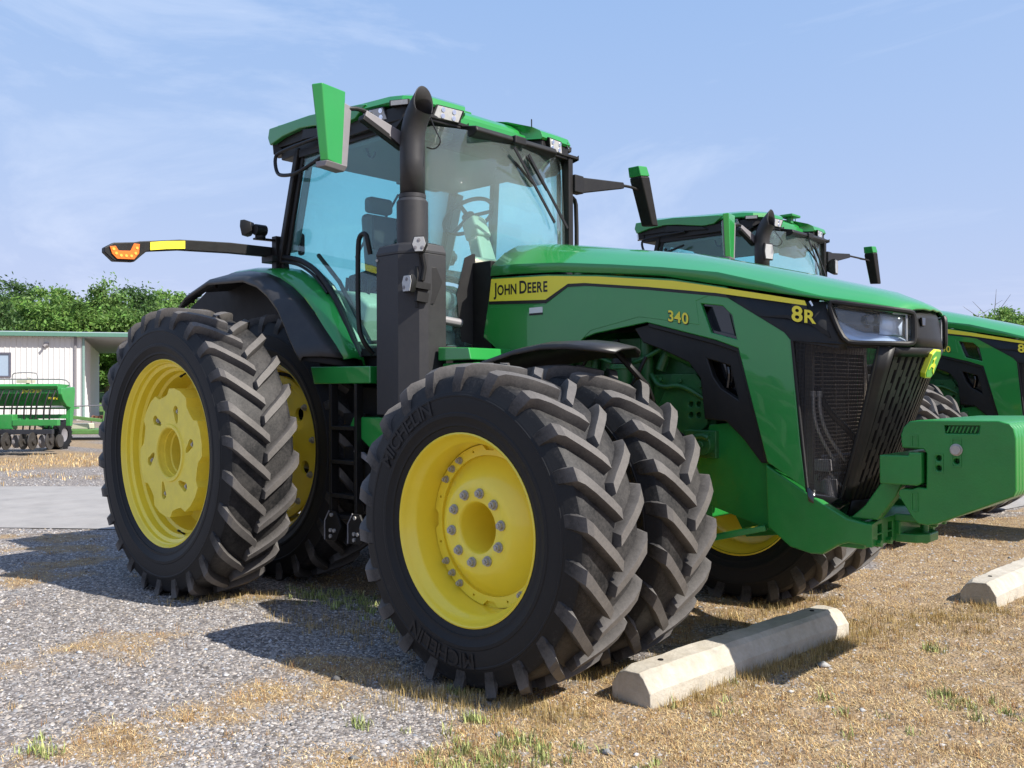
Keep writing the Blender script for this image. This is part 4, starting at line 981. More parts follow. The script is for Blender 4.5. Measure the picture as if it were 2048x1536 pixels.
worklamp((-1.165, -.985, 2.318), (.55, -.9, .06), .095, .098, stk, [(-.34, .5), (.34, .5), (.5, .0), (.28, -.5), (-.28, -.5), (-.5, .0)][::-1])
worklamp((-1.215, -1.035, 2.075), (-.05, -1, .05), .10, .105, stk, leds=2)
mb = MB(); mb.tube([(-1.18, -.95, 2.27), (-1.18, -.93, 2.18), (-1.19, -.94, 2.10)], .014, 8); mb.bar((-1.20, -1.0, 2.07), (-1.175, -.90, 2.06), .05, .04); mb.bar((-1.20, -.985, 2.0), (-1.18, -.91, 1.99), .04, .06); build('lamp_stem', mb, BLACK, brk)

# ------------------------------------------------------------------ mirrors, rails, marker arms
def mirror_shell(c, s, yaw, shell):
    """tapered shell, green back, dark glass surround"""
    root_m = Matrix.Translation(Vector(c)) @ Matrix.Rotation(R(22) if s > 0 else 0, 4, 'X') @ Matrix.Rotation(yaw, 4, 'Z')
    def tr(x, y, z): return root_m @ Vector((x, s * y, z))
    # local: +x faces forward (green back), y outward
    mb = MB(); mb.hexa([tr(-.02, -.05, -.225), tr(.035, -.05, -.225), tr(.035, .075, -.215), tr(-.02, .09, -.215), tr(-.02, -.075, .235), tr(.045, -.075, .235), tr(.035, .13, .235), tr(-.02, .165, .225)])
    sh = build('mirror_shell', mb, shell, T, .008)
    if shell is not GREEN:
        mb = MB(); mb.hexa([tr(-.066, -.122, .165), tr(.049, -.08, .165), tr(.040, .13, .165), tr(-.066, .165, .165), tr(-.066, -.124, .238), tr(.049, -.08, .240), tr(.040, .135, .240), tr(-.066, .169, .23)]); build('mirror_cap', mb, GREEN, sh, .006)
    mb = MB(); mb.hexa([tr(-.055, -.095, -.25), tr(.015, -.095, -.25), tr(.015, .085, -.25), tr(-.055, .085, -.25), tr(-.055, -.095, -.215), tr(.04, -.10, -.215), tr(.035, .085, -.215), tr(-.055, .09, -.215)])
    mb.hexa([tr(-.055, -.105, -.225), tr(.030, -.105, -.225), tr(.034, -.045, -.225), tr(-.055, -.05, -.225), tr(-.055, -.150, .165), tr(.030, -.150, .165), tr(.043, -.066, .165), tr(-.055, -.07, .165)])
    mb.hexa([tr(-.045, -.10, -.22), tr(-.02, -.10, -.22), tr(-.02, .06, -.22), tr(-.045, .05, -.22), tr(-.045, -.14, .16), tr(-.02, -.14, .16), tr(-.02, .13, .16), tr(-.045, .12, .16)])
    build('mirror_rim', mb, GREYP if s < 0 else BLACK, sh, .006)
    mb = MB(); mb.hexa([tr(-.050, -.085, -.20), tr(-.046, -.085, -.20), tr(-.046, .045, -.20), tr(-.050, .045, -.20), tr(-.050, -.125, .15), tr(-.046, -.125, .15), tr(-.046, .11, .15), tr(-.050, .11, .15)])
    build('mirror_glass', mb, SILVER, sh)
    return sh, tr
sh, tr = mirror_shell((-1.45, -1.43, 3.005), -1, R(14), GREEN)
mb = MB(); mb.tube([(-1.46, -1.12, 3.155), (-1.46, -1.22, 3.17), (-1.46, -1.32, 3.15), (-1.46, -1.38, 3.10)], .014, 8, smooth=1); build('mirror_tube', mb, BLACK, sh)
mb = MB(); mb.bar((-1.47, -.84, 3.03), (-1.46, -1.18, 3.145), .05, .10, w1=.035, h1=.055); build('mirror_arm', mb, GREYP, T, .008)
mb = MB(); mb.bar((-1.475, -.86, 2.995), (-1.465, -1.2, 3.12), .055, .035); build('mirror_arm', mb, BLACK, T, .005)
mb = MB(); mb.hexa([(-1.39, 1.715, 2.80), (-1.29, 1.735, 2.80), (-1.27, 1.80, 2.80), (-1.39, 1.80, 2.81), (-1.40, 1.555, 3.19), (-1.28, 1.555, 3.19), (-1.26, 1.655, 3.20), (-1.40, 1.655, 3.20)])
sh = build('mirror_shell', mb, BLACK, T, .012)
mb = MB(); mb.hexa([(-1.40, 1.553, 3.19), (-1.278, 1.553, 3.19), (-1.258, 1.657, 3.20), (-1.40, 1.657, 3.20), (-1.40, 1.535, 3.275), (-1.29, 1.535, 3.275), (-1.27, 1.63, 3.28), (-1.40, 1.63, 3.28)]); build('mirror_cap', mb, GREEN, sh, .008)
mb = MB(); mb.hexa([(-1.397, 1.73, 2.83), (-1.391, 1.73, 2.83), (-1.391, 1.79, 2.83), (-1.397, 1.79, 2.83), (-1.404, 1.575, 3.17), (-1.399, 1.575, 3.17), (-1.399, 1.645, 3.17), (-1.404, 1.645, 3.17)]); build('mirror_glass', mb, SILVER, sh)
mb = MB(); mb.tube([(-1.37, 1.36, 3.10), (-1.35, 1.50, 3.10), (-1.34, 1.60, 3.09)], .012, 8); build('mirror_tube', mb, BLACK, sh)
mb = MB(); mb.bar((-1.40, .88, 3.02), (-1.37, 1.42, 3.10), .05, .125, w1=.04, h1=.05); build('mirror_arm', mb, BLACK, T, .008)
mb = MB(); mb.box(-1.44, -1.36, .79, .90, 2.95, 3.09); build('mirror_hinge', mb, BLACK, T, .01)
mb = MB(); mb.tube([(-1.78, -.86, 1.66), (-1.80, -.93, 1.74), (-1.83, -.95, 1.85), (-1.83, -.95, 2.40), (-1.80, -.95, 2.46), (-1.74, -.95, 2.46), (-1.72, -.95, 2.40), (-1.72, -.93, 2.32)], .017, 10, smooth=2); build('grab_rail', mb, BLACK, T)
mb = MB(); mb.tube([(-1.44, .80, 2.92), (-1.44, .87, 2.925), (-1.44, .90, 2.86), (-1.44, .90, 2.2), (-1.46, .86, 2.0)], .017, 10, smooth=1); build('grab_rail', mb, BLACK, T)
mb = MB(); mb.tube([(-2.35, -.865, 3.245), (-2.90, -.875, 3.225), (-2.945, -.88, 3.18), (-2.90, -.89, 3.06), (-2.80, -.90, 3.025), (-2.62, -.90, 3.01), (-2.35, -.88, 3.085)], .014, 8, smooth=2); build('lamp_guard', mb, BLACK, T)
for s in (-1, 1):
    # marker arm reaching out over the duals
    rings = []
    for y, z, h, d in ((.80, 2.485, .075, .05), (1.2, 2.478, .078, .05), (1.6, 2.455, .075, .05), (1.84, 2.418, .072, .05), (1.885, 2.395, .105, .05), (1.93, 2.368, .135, .055), (2.065, 2.355, .125, .055), (2.13, 2.362, .03, .05)):
        rings.append([(-3.05 - d / 2, s * y, z - h / 2), (-3.05 + d / 2, s * y, z - h / 2), (-3.05 + d / 2, s * y, z + h / 2), (-3.05 - d / 2, s * y, z + h / 2)])
    mb = MB(); mb.loft(rings); ma = build('marker_arm', mb, BLACK, T, .006, smooth=12)
    mb = MB(); mb.loft([[(-3.02, s * y, z - .028), (-3.0165, s * y, z - .028), (-3.0165, s * y, z + .028), (-3.02, s * y, z + .028)] for y, z in ((1.565, 2.458), (1.70, 2.441), (1.82, 2.420))]); build('reflective_strip', mb, STRIPE, ma)
    mb = MB(); q = [(1.895, 2.425), (1.90, 2.36), (1.935, 2.315), (2.05, 2.308), (2.085, 2.34), (2.10, 2.388), (2.06, 2.395), (2.04, 2.365), (1.96, 2.372), (1.935, 2.425)]
    n = len(q); mb.prism([(s * a, b) for a, b in q], -3.022, -3.012, 'x'); al = build('amber_lamp', mb, AMBER, ma, .003)
    for y, z in ((1.916, 2.395), (1.926, 2.358), (1.955, 2.337), (1.99, 2.335), (2.025, 2.334), (2.058, 2.345), (2.075, 2.372)):
        mb = MB(); mb.cyl((-3.013, s * y, z), (-3.008, s * y, z), .010, n=10); build('led', mb, LEDA, al)
    mb = MB(); mb.box(-3.10, -2.95, s * .79, s * .90, 2.40, 2.45); mb.box(-3.02, -2.96, s * .80, s * .86, 2.35, 2.60); mb.bar((-3.0, s * .84, 2.57), (-3.0, s * 1.02, 2.565), .05, .015); build('arm_bracket', mb, BLACK, T, .004)
    lo = worklamp((-3.07, s * 1.06, 2.645), (-.85, s * .45, -.12), .10, .11, T, leds=0, back=.07)
    mb = MB(); mb.cyl((-3.0, s * .97, 2.57), (-3.0, s * .97, 2.62), .04, n=12); mb.cyl((-2.98, s * .94, 2.63), (-2.98, s * 1.03, 2.63), .042, n=14); build('lamp_stem', mb, BLACK, T, .004)
    mb = MB(); mb.box(-2.86, -2.80, s * .74, s * .70, 2.45, 2.62); build('speaker', mb, DARK, T, .02)
mb = MB(); mb.tube([(-1.30, -.78, 3.2), (-1.26, -.78, 3.12), (-1.20, -.80, 3.05), (-1.16, -.80, 2.99), (-1.22, -.80, 2.95), (-1.30, -.80, 2.98)], .004, 6, smooth=2); build('cable', mb, BLACK, T)

# ------------------------------------------------------------------ second tractor, parked parallel
t2 = copy_tree(tractor)
t2.location = (-.30, 5.25, 0)
tag(t2, 'second green tractor parked further back, showing above and behind the nearest hood', 'tractor', 'tractors parked side by side')
for ch in t2.children:      # this one has its left mirror pulled out on its telescopic arm
    if ch.name.startswith('mirror_shell') and max(v.co.y for v in ch.data.vertices) > 1: ch.location.y += .42
mb = MB(); mb.tube([(-1.37, 1.38, 3.10), (-1.35, 1.98, 3.10)], .012, 8); build('mirror_extension', mb, BLACK, t2)
for s in (-1, 1):
    worklamp((-1.30, s * .86, 2.90), (1, s * .2, 0), .15, .17, t2, [(-.4, -.5), (.4, -.5), (.5, .0), (.4, .5), (-.4, .5), (-.5, 0)], leds=0, back=.10)
mb = MB(); mb.box(-1.62, -1.45, .02, .24, 3.43, 3.46); mb.box(-1.56, -1.50, .09, .16, 3.36, 3.44); build('receiver_globe', mb, GREENM, t2, .008)

# ------------------------------------------------------------------ ground
def vnoise(x, y, seed=0):
    x = np.asarray(x, float); y = np.asarray(y, float)
    xi = np.floor(x).astype(np.int64); yi = np.floor(y).astype(np.int64); fx = x - xi; fy = y - yi
    fx = fx * fx * (3 - 2 * fx); fy = fy * fy * (3 - 2 * fy)
    def h(a, b):
        n = (a * 374761393 + b * 668265263 + seed * 974711) & 0x7fffffff
        n = ((n ^ (n >> 13)) * 1274126177) & 0x7fffffff
        return ((n ^ (n >> 16)) & 0xffff) / 65535.
    return (h(xi, yi) * (1 - fx) + h(xi + 1, yi) * fx) * (1 - fy) + (h(xi, yi + 1) * (1 - fx) + h(xi + 1, yi + 1) * fx) * fy
def fbm(x, y, f, seed=0):
    return .5 * vnoise(x * f, y * f, seed) + .3 * vnoise(x * f * 2.1 + 5, y * f * 2.1, seed + 1) + .2 * vnoise(x * f * 4.3, y * f * 4.3 + 9, seed + 2)
def lane(x, y):          # distance across the paved strip behind the tractors, 0 at its near edge, 1 at its far edge
    d = (x - CAM.x) * -.640 + (y - CAM.y) * .768
    t = (x - CAM.x) * .768 + (y - CAM.y) * .640
    return (d - 9.25 - .10 * np.maximum(0, t - 1) ** 2) / 4.1
def straw(x, y):
    s_ = x * .60 + y * .42
    bias = np.clip((s_ + 1.7) / 2.8, 0, 1) * .28
    front = np.clip((np.asarray(x) - .15) / .5, 0, 1) * np.clip((np.asarray(y) + 1.75) / .5, 0, 1) * .13
    low = np.clip((np.asarray(x) * .68 - np.asarray(y) * .73 - 1.52) / .5, 0, 1) * .15
    m = fbm(np.asarray(x), np.asarray(y), 1.5, 3) + bias + front + low
    m = np.clip((m - .555) / .22, 0, 1)
    ln = lane(np.asarray(x), np.asarray(y))
    far = np.clip((ln - 1.25) / .15, 0, 1) * np.clip((fbm(np.asarray(x), np.asarray(y), .35, 8) - .42) / .12, 0, 1)
    m = np.where(ln > 1.1, far, m) * np.where((ln > -.02) & (ln < 1.02), 0, 1)
    return m
def zg(x, y):
    return .018 * (fbm(np.asarray(x), np.asarray(y), .9, 21) - .5) * np.clip((np.hypot(np.asarray(x) - 1, np.asarray(y) + 2) - 0) / 2, .6, 1) - .004

def ground_mat(far=False):
    m, N, L, b = new_mat('gravel_ground' if not far else 'far_ground')
    tcn = N.new('ShaderNodeTexCoord')
    def noise(sc, det=6, ro=.65):
        n = N.new('ShaderNodeTexNoise'); n.inputs['Scale'].default_value = sc; n.inputs['Detail'].default_value = det; n.inputs['Roughness'].default_value = ro
        L.new(tcn.outputs['Object'], n.inputs['Vector']); return n
    vo = N.new('ShaderNodeTexVoronoi'); vo.inputs['Scale'].default_value = 55; vo.inputs['Randomness'].default_value = 1; L.new(tcn.outputs['Object'], vo.inputs['Vector'])
    bw = N.new('ShaderNodeSeparateColor'); L.new(vo.outputs['Color'], bw.inputs[0])
    rp_ = N.new('ShaderNodeValToRGB'); e = rp_.color_ramp.elements
    e[0].position = 0; e[0].color = (.10, .092, .088, 1); e[1].position = 1; e[1].color = (.44, .415, .39, 1)
    k = e.new(.45); k.color = (.205, .185, .175, 1); k = e.new(.8); k.color = (.30, .27, .25, 1)
    L.new(bw.outputs[0], rp_.inputs['Fac'])
    n2 = noise(1.3); mx0 = N.new('ShaderNodeMixRGB'); mx0.blend_type = 'MULTIPLY'; mx0.inputs['Fac'].default_value = .45
    r2_ = N.new('ShaderNodeValToRGB'); r2_.color_ramp.elements[0].position = .3; r2_.color_ramp.elements[0].color = (.62, .60, .60, 1); r2_.color_ramp.elements[1].position = .7; r2_.color_ramp.elements[1].color = (1.0, .98, .95, 1)
    L.new(n2.outputs['Fac'], r2_.inputs['Fac']); L.new(rp_.outputs['Color'], mx0.inputs['Color1']); L.new(r2_.outputs['Color'], mx0.inputs['Color2'])
    at = N.new('ShaderNodeAttribute'); at.attribute_name = 'straw'
    n3 = noise(60, 8, .75); n4 = noise(9, 6)
    ad = N.new('ShaderNodeMath'); ad.operation = 'MULTIPLY_ADD'; ad.inputs[1].default_value = 1.25; L.new(at.outputs['Fac'], ad.inputs[0]); 
    sb = N.new('ShaderNodeMath'); sb.operation = 'SUBTRACT'; L.new(n3.outputs['Fac'], sb.inputs[0]); sb.inputs[1].default_value = .82
    L.new(sb.outputs[0], ad.inputs[2])
    cl = N.new('ShaderNodeMath'); cl.operation = 'MULTIPLY'; cl.use_clamp = True; cl.inputs[1].default_value = 1.7; L.new(ad.outputs[0], cl.inputs[0])
    r3 = N.new('ShaderNodeValToRGB'); e = r3.color_ramp.elements; e[0].position = .3; e[0].color = (.17, .12, .078, 1); e[1].position = .72; e[1].color = (.38, .285, .18, 1)
    L.new(n4.outputs['Fac'], r3.inputs['Fac'])
    mx = N.new('ShaderNodeMixRGB'); L.new(cl.outputs[0], mx.inputs['Fac']); L.new(mx0.outputs['Color'], mx.inputs['Color1']); L.new(r3.outputs['Color'], mx.inputs['Color2'])
    L.new(mx.outputs['Color'], b.inputs['Base Color'])
    b.inputs['Roughness'].default_value = .95; b.inputs['Specular IOR Level'].default_value = .2
    bp = N.new('ShaderNodeBump'); bp.inputs['Strength'].default_value = .8; bp.inputs['Distance'].default_value = .012
    L.new(vo.outputs['Distance'], bp.inputs['Height']); bp.invert = True; L.new(bp.outputs['Normal'], b.inputs['Normal'])
    return m
GM = ground_mat()
# fine sheet near the tractors, coarse sheet out to the horizon, one mesh
def axis(a, b, fine, lo, hi):
    g = list(np.arange(lo, hi + 1e-6, fine)); st_ = fine
    x = hi
    while x < b: st_ *= 1.35; x += st_; g.append(x)
    st_ = fine; x = lo
    while x > a: st_ *= 1.35; x -= st_; g.insert(0, x)
    return np.array(g)
gx = axis(-1500, 1500, .09, -9, 4.5); gy = axis(-1500, 1500, .09, -5.5, 8)
XX, YY = np.meshgrid(gx, gy, indexing='ij')
fade = np.clip(1 - (np.hypot(XX, YY) - 14) / 10, 0, 1)
ZZ = zg(XX, YY) * fade
nx, ny = len(gx), len(gy)
V = np.stack([XX.ravel(), YY.ravel(), ZZ.ravel()], 1)
I = np.arange(nx * ny).reshape(nx, ny)
F = np.stack([I[:-1, :-1].ravel(), I[1:, :-1].ravel(), I[1:, 1:].ravel(), I[:-1, 1:].ravel()], 1)
def np_mesh(name, V, F, m, smooth=False):
    me = bpy.data.meshes.new(name); k = F.shape[1]
    me.vertices.add(len(V)); me.vertices.foreach_set('co', np.ascontiguousarray(V, np.float32).ravel())
    me.loops.add(F.size); me.loops.foreach_set('vertex_index', np.ascontiguousarray(F, np.int32).ravel())
    me.polygons.add(len(F)); me.polygons.foreach_set('loop_start', np.arange(0, F.size, k, dtype=np.int32))
    me.update(calc_edges=True); me.materials.append(m)
    if smooth: me.shade_smooth()
    return me
me = np_mesh('ground', V, F, GM, True)
a = me.attributes.new('straw', 'FLOAT', 'POINT'); a.data.foreach_set('value', straw(XX, YY).ravel().astype(np.float32))
g = ob('ground', me); g['kind'] = 'structure'; g['label'] = 'gravel yard with patches of dry grass'
# paved lane
def bgp(u, d): return CAM.x + .7313 * u + -.6821 * d, CAM.y + .6821 * u + .7313 * d
asph = mat('worn_asphalt', (.27, .26, .25), .9, var=.22, dust=.5, dustc=(.34, .31, .28), scale=2.2, bump=1.0, bscale=70)
mb = MB()
dl = Vector((.768, .640, 0)); dn_ = Vector((-.640, .768, 0)); c0 = Vector((CAM.x, CAM.y, 0))
rows = [[], [], [], []]
for i in range(80):
    t = -60 + i * 1.0
    for j, dd in enumerate((9.25, 9.6, 13.0, 13.35)):
        w = .10 * (vnoise(np.array([i * .9]), np.array([j * 3.7]), 5)[0] - .5) * (2 if j in (0, 3) else 0)
        p_ = c0 + dl * t + dn_ * (dd + w + .10 * max(0, t - 1) ** 2); rows[j].append((p_.x, p_.y, .020 if j in (1, 2) else .004))
mb.grid(rows); ln_o = build('lane', mb, asph, smooth=60); ln_o['kind'] = 'structure'; ln_o['label'] = 'pale paved lane crossing behind the tractors'

# ------------------------------------------------------------------ gravel stones, dry grass, weeds
def stuff_mat(name, rough=.9, trans=0.):
    m, N, L, b = new_mat(name)
    at = N.new('ShaderNodeAttribute'); at.attribute_name = 'tone'; at.attribute_type = 'GEOMETRY'
    L.new(at.outputs['Color'], b.inputs['Base Color']); b.inputs['Roughness'].default_value = rough; b.inputs['Specular IOR Level'].default_value = .25
    return m
def ring_points(n, rmin, rmax, half):
    """points round the camera stand, denser near it"""
    r_ = np.exp(rng.uniform(np.log(rmin), np.log(rmax), n)); a_ = YAW + rng.uniform(-half, half, n)
    return CAM.x + r_ * np.cos(a_), CAM.y + r_ * np.sin(a_), r_
STOP_A = (Vector((.80, -1.27, 0)), Vector((.945, .515, 0)))
def scatter_mesh(name, base, faces, x, y, z, scl, rotm, tone, m):
    n = len(x); k = len(base)
    V = np.einsum('nij,kj->nki', rotm, base) * scl[:, None, :] if False else np.einsum('nij,nkj->nki', rotm, base[None] * scl[:, None, :])
    V += np.stack([x, y, z], 1)[:, None, :]
    F = (faces[None] + (np.arange(n) * k)[:, None, None]).reshape(-1, faces.shape[1])
    me = np_mesh(name, V.reshape(-1, 3), F, m)
    a = me.attributes.new('tone', 'FLOAT_COLOR', 'POINT')
    a.data.foreach_set('color', np.repeat(np.concatenate([tone, np.ones((n, 1))], 1), k, axis=0).astype(np.float32).ravel())
    return me
def rotz(a):
    c, s_ = np.cos(a), np.sin(a); o = np.zeros_like(a); i = np.ones_like(a)
    return np.stack([np.stack([c, -s_, o], 1), np.stack([s_, c, o], 1), np.stack([o, o, i], 1)], 1)
pyr = np.array([[1, .1, -.3], [.1, .95, -.3], [-.95, -.1, -.3], [-.05, -1, -.3], [.15, -.1, .75]], float)
pyf = np.array([[0, 1, 4], [1, 2, 4], [2, 3, 4], [3, 0, 4]])
octa = np.array([[1, 0, .1], [.2, .9, -.1], [-1, .15, 0], [-.1, -1, .1], [.1, .05, .8], [0, 0, -.8]], float)
octf = np.array([[0, 1, 4], [1, 2, 4], [2, 3, 4], [3, 0, 4], [1, 0, 5], [2, 1, 5], [3, 2, 5], [0, 3, 5]])
STONEM = stuff_mat('stone', .85)
n = 210000
x, y, r_ = ring_points(n, 2.4, 22, R(40))
st_ = straw(x, y); ln = lane(x, y)
keep = (rng.random(n) > st_ * .72) & ((ln < 0) | (ln > 1.02) | (rng.random(n) > .82))
x, y, r_ = x[keep], y[keep], r_[keep]; n = len(x)
size = .0035 + .0065 * rng.random(n) ** 2.0 + .010 * (rng.random(n) > .97) * rng.random(n)
size *= 1 + .30 * np.clip((r_ - 4.5) / 4, 0, 2.0)
scl = np.stack([size * rng.uniform(.8, 1.5, n), size * rng.uniform(.7, 1.1, n), size * rng.uniform(.45, .9, n)], 1)
v = np.clip(rng.normal(.275, .105, n), .07, .50) 
hue = rng.normal(0, 1, (n, 1)) * np.array([[.035, .006, -.03]]) + np.array([[.035, .0, -.030]])
tone = np.clip(v[:, None] * (1 + hue * 2.2), .03, .8)
me = scatter_mesh('gravel', pyr, pyf, x, y, zg(x, y) * 1.0 + scl[:, 2] * .25, scl, rotz(rng.uniform(0, 6.3, n)), tone, STONEM)
o = ob('gravel', me); o['kind'] = 'stuff'; o['label'] = 'loose grey gravel spread over the yard'; o['category'] = 'gravel'
# larger loose rocks in ones and twos
n = 120
x, y, r_ = ring_points(n, 2.6, 9, R(36)); size = rng.uniform(.010, .022, n) * (1 + (rng.random(n) > .9))
scl = np.stack([size * rng.uniform(.9, 1.5, n), size * rng.uniform(.7, 1.1, n), size * rng.uniform(.4, .8, n)], 1)
tone = np.clip(rng.normal(.33, .10, n), .1, .6)[:, None] * np.array([[1.02, 1, .97]])
me = scatter_mesh('loose_rocks', octa, octf, x, y, zg(x, y) + scl[:, 2] * .3, scl, rotz(rng.uniform(0, 6.3, n)), tone, STONEM)
o = ob('loose_rocks', me); o['kind'] = 'stuff'; o['label'] = 'larger pale rocks strewn among the gravel'; o['category'] = 'rocks'

blade = np.array([[-.5, 0, 0], [.5, 0, 0], [.32, .18, .55], [-.32, .18, .55], [0, .62, 1.0]], float)
blf = np.array([[0, 1, 2], [0, 2, 3], [3, 2, 4]])
def tufts(name, x, y, per, spread, hmin, hmax, wmin, wmax, lean, pal, label, cat, m):
    k = len(x); n = k * per
    X = np.repeat(x, per) + rng.normal(0, 1, n) * np.repeat(spread, per); Yy = np.repeat(y, per) + rng.normal(0, 1, n) * np.repeat(spread, per)
    hh = rng.uniform(hmin, hmax, n) * np.repeat(rng.uniform(.55, 1.25, k), per)
    ww = rng.uniform(wmin, wmax, n); le = rng.uniform(.1, lean, n)
    scl = np.stack([ww, hh * le, hh], 1)
    pal = np.array(pal); tone = pal[rng.integers(0, len(pal), n)] * rng.uniform(.6, 1.3, (n, 1)) * np.repeat(rng.uniform(.75, 1.2, (k, 1)), per, 0)
    me = scatter_mesh(name, blade, blf, X, Yy, zg(X, Yy) - .002, scl, rotz(rng.uniform(0, 6.3, n)), np.clip(tone, .01, .8), m)
    o = ob(name, me); o['kind'] = 'stuff'; o['label'] = label; o['category'] = cat
    return o
GRASSM = stuff_mat('grass_blades', .75)
DRY = [(.64, .46, .21), (.56, .38, .16), (.70, .54, .29), (.40, .25, .11), (.64, .50, .27), (.48, .30, .13), (.30, .18, .085)]
# mat of dry grass where the patches are
n = 88000
x, y, r_ = ring_points(n, 2.4, 12, R(38)); s_ = straw(x, y)
k = (rng.random(n) < s_ ** 1.2 * np.clip((fbm(x, y, 7., 41) - .30) / .22, .12, 1)) & (lane(x, y) < -.02)
x, y = x[k], y[k]
tufts('dry_grass', x, y, 9, np.full(len(x), .028), .005, .016, .0018, .0040, 5.5, DRY, 'tan dried grass lying in patches over the gravel', 'dry grass', GRASSM)
# upright wiry weeds, brown
n = 4200
x, y, r_ = ring_points(n, 2.4, 10, R(38)); s_ = straw(x, y); k = (rng.random(n) < s_ * np.clip((fbm(x, y, 5., 55) - .38) / .2, .08, 1) + .02) & (lane(x, y) < -.05); x, y = x[k], y[k]
tufts('dry_weeds', x, y, 14, np.full(len(x), .016), .015, .055, .0012, .0028, 1.0, [(.46, .29, .11), (.36, .19, .075), (.53, .37, .16), (.28, .14, .06)], 'brown wiry dried weeds standing up from the dry grass', 'dry weeds', GRASSM)
# tall tufts along tyres and parking stops
px_, py_ = [], []
for (xa, ya), (xb, yb), m_, sp in (((-.35, -1.95), (.62, -1.72), 260, .09), ((.25, -1.3), (.55, -.6), 130, .07), ((.45, -.9), (.80, .6), 150, .07), ((.86, -1.25), (1.02, .55), 240, .045), ((.95, .55), (1.45, 1.7), 260, .15), ((-2.9, -1.75), (-2.2, -1.2), 60, .09), ((-1.9, -1.5), (-.6, -1.2), 110, .16), ((.2, .2), (.5, 1.2), 130, .1)):
    t = rng.random(m_); px_.append(xa + (xb - xa) * t + rng.normal(0, sp, m_)); py_.append(ya + (yb - ya) * t + rng.normal(0, sp, m_))
x, y = np.concatenate(px_), np.concatenate(py_)
tufts('edge_weeds', x, y, 16, np.full(len(x), .020), .018, .062, .0012, .0028, 1.1, [(.40, .27, .10), (.44, .32, .14), (.26, .20, .06), (.50, .38, .18)], 'taller dried weeds around the tyres and the concrete stop', 'dry weeds', GRASSM)
# long bent straw stems lying about
n = 420
x, y, r_ = ring_points(n, 2.5, 7, R(36)); k = rng.random(n) < straw(x, y) * .8 + .05; x, y = x[k], y[k]
tufts('straw_stems', x, y, 1, np.full(len(x), .0), .010, .030, .0022, .0036, 9.0, [(.62, .50, .30), (.50, .38, .20), (.30, .18, .10)], 'long pale straw stems lying on the gravel', 'straw', GRASSM)
# green growth
gxs, gys = [], []
for cx_, cy_, m_, sp in ((.59, -2.22, 30, .12), (.69, -2.08, 20, .09), (.54, -2.38, 10, .07), (-.76, -3.36, 8, .08), (.32, -1.96, 8, .03), (1.0, -1.9, 6, .12), (1.43, -.75, 5, .08), (1.86, -.45, 14, .16), (1.72, -.33, 6, .05), (1.36, .4, 5, .06), (1.25, -1.2, 8, .3), (-2.1, -1.0, 50, .22), (-1.6, -.95, 50, .22), (-1.0, -1.15, 20, .15), (.02, -1.75, 8, .05), (-.01, -2.34, 5, .02)):
    gxs.append(rng.normal(cx_, sp, m_)); gys.append(rng.normal(cy_, sp * .6, m_))
x, y = np.concatenate(gxs), np.concatenate(gys)
tufts('green_weeds', x, y, 16, np.full(len(x), .018), .015, .055, .003, .0075, 1.3, [(.24, .30, .09), (.33, .38, .13), (.18, .22, .07), (.42, .42, .18)], 'small fresh green weeds sprouting in the gravel', 'weeds', GRASSM)
n = 9000
x, y, r_ = ring_points(n, 13.6, 26, R(36)); k = rng.random(n) < straw(x, y); x, y = x[k], y[k]
tufts('far_dry_grass', x, y, 8, np.full(len(x), .09), .03, .09, .006, .012, 1.6, DRY, 'band of dry grass beyond the paved lane', 'dry grass', GRASSM)

# ------------------------------------------------------------------ concrete parking stops
def concrete_mat(name, c):
    m = mat(name, c, .9, var=.30, dust=.55, dustc=(.36, .30, .21), scale=10, bump=.9, bscale=70); return m
CONC = concrete_mat('stained_concrete', (.46, .43, .37))
def parking_stop(name, a, b, label, z=0.):
    a, b = Vector(a), Vector(b); Lx = (b - a).length; ang = math.atan2(b.y - a.y, b.x - a.x)
    prof = [(-.125, 0), (-.122, .07), (-.082, .132), (-.055, .150), (.055, .150), (.082, .132), (.122, .07), (.125, 0)]
    mb = MB(); rings = []; NS = 26
    for i in range(NS):
        t = i / (NS - 1); q = []
        for j, (u, h) in enumerate(prof):
            c = (vnoise(np.array([t * 23.]), np.array([j * 2.3]), 31)[0] - .5) * .010
            if i in (0, NS - 1): c -= .010 * (.5 + vnoise(np.array([j * 1.7]), np.array([3.1 * i]), 77)[0])
            q.append((t * Lx + (.004 * math.sin(j * 2.1) if i in (0, NS - 1) else 0), u + c * (1 if u > 0 else -1), max(-.02, h + (c if h > 0 else -.02))))
        rings.append(q)
    mb.loft(rings)
    o = build(name, mb, CONC, smooth=14); o.location = (a.x, a.y, z); o.rotation_euler = (0, 0, ang)
    md = o.modifiers.new('bevel', 'BEVEL'); md.width = .006; md.segments = 2; md.limit_method = 'ANGLE'; md.angle_limit = R(40); md.harden_normals = True
    tag(o, label, 'parking stop', 'concrete parking stops')
    for t in (.12, .88):
        mb = MB(); mb.cyl((Lx * t, 0, .10), (Lx * t, 0, .152), .013, n=12); p_ = build('pin_hole', mb, DARK, o)
    return o
parking_stop('parking_stop', (.672, -1.345, 0), (.81, .46, 0), 'concrete parking stop half in shade, in front of the nearest wheels')
parking_stop('parking_stop', (1.245, 1.73, 0), (1.335, 3.55, 0), 'sunlit concrete parking stop cut off at the right edge')

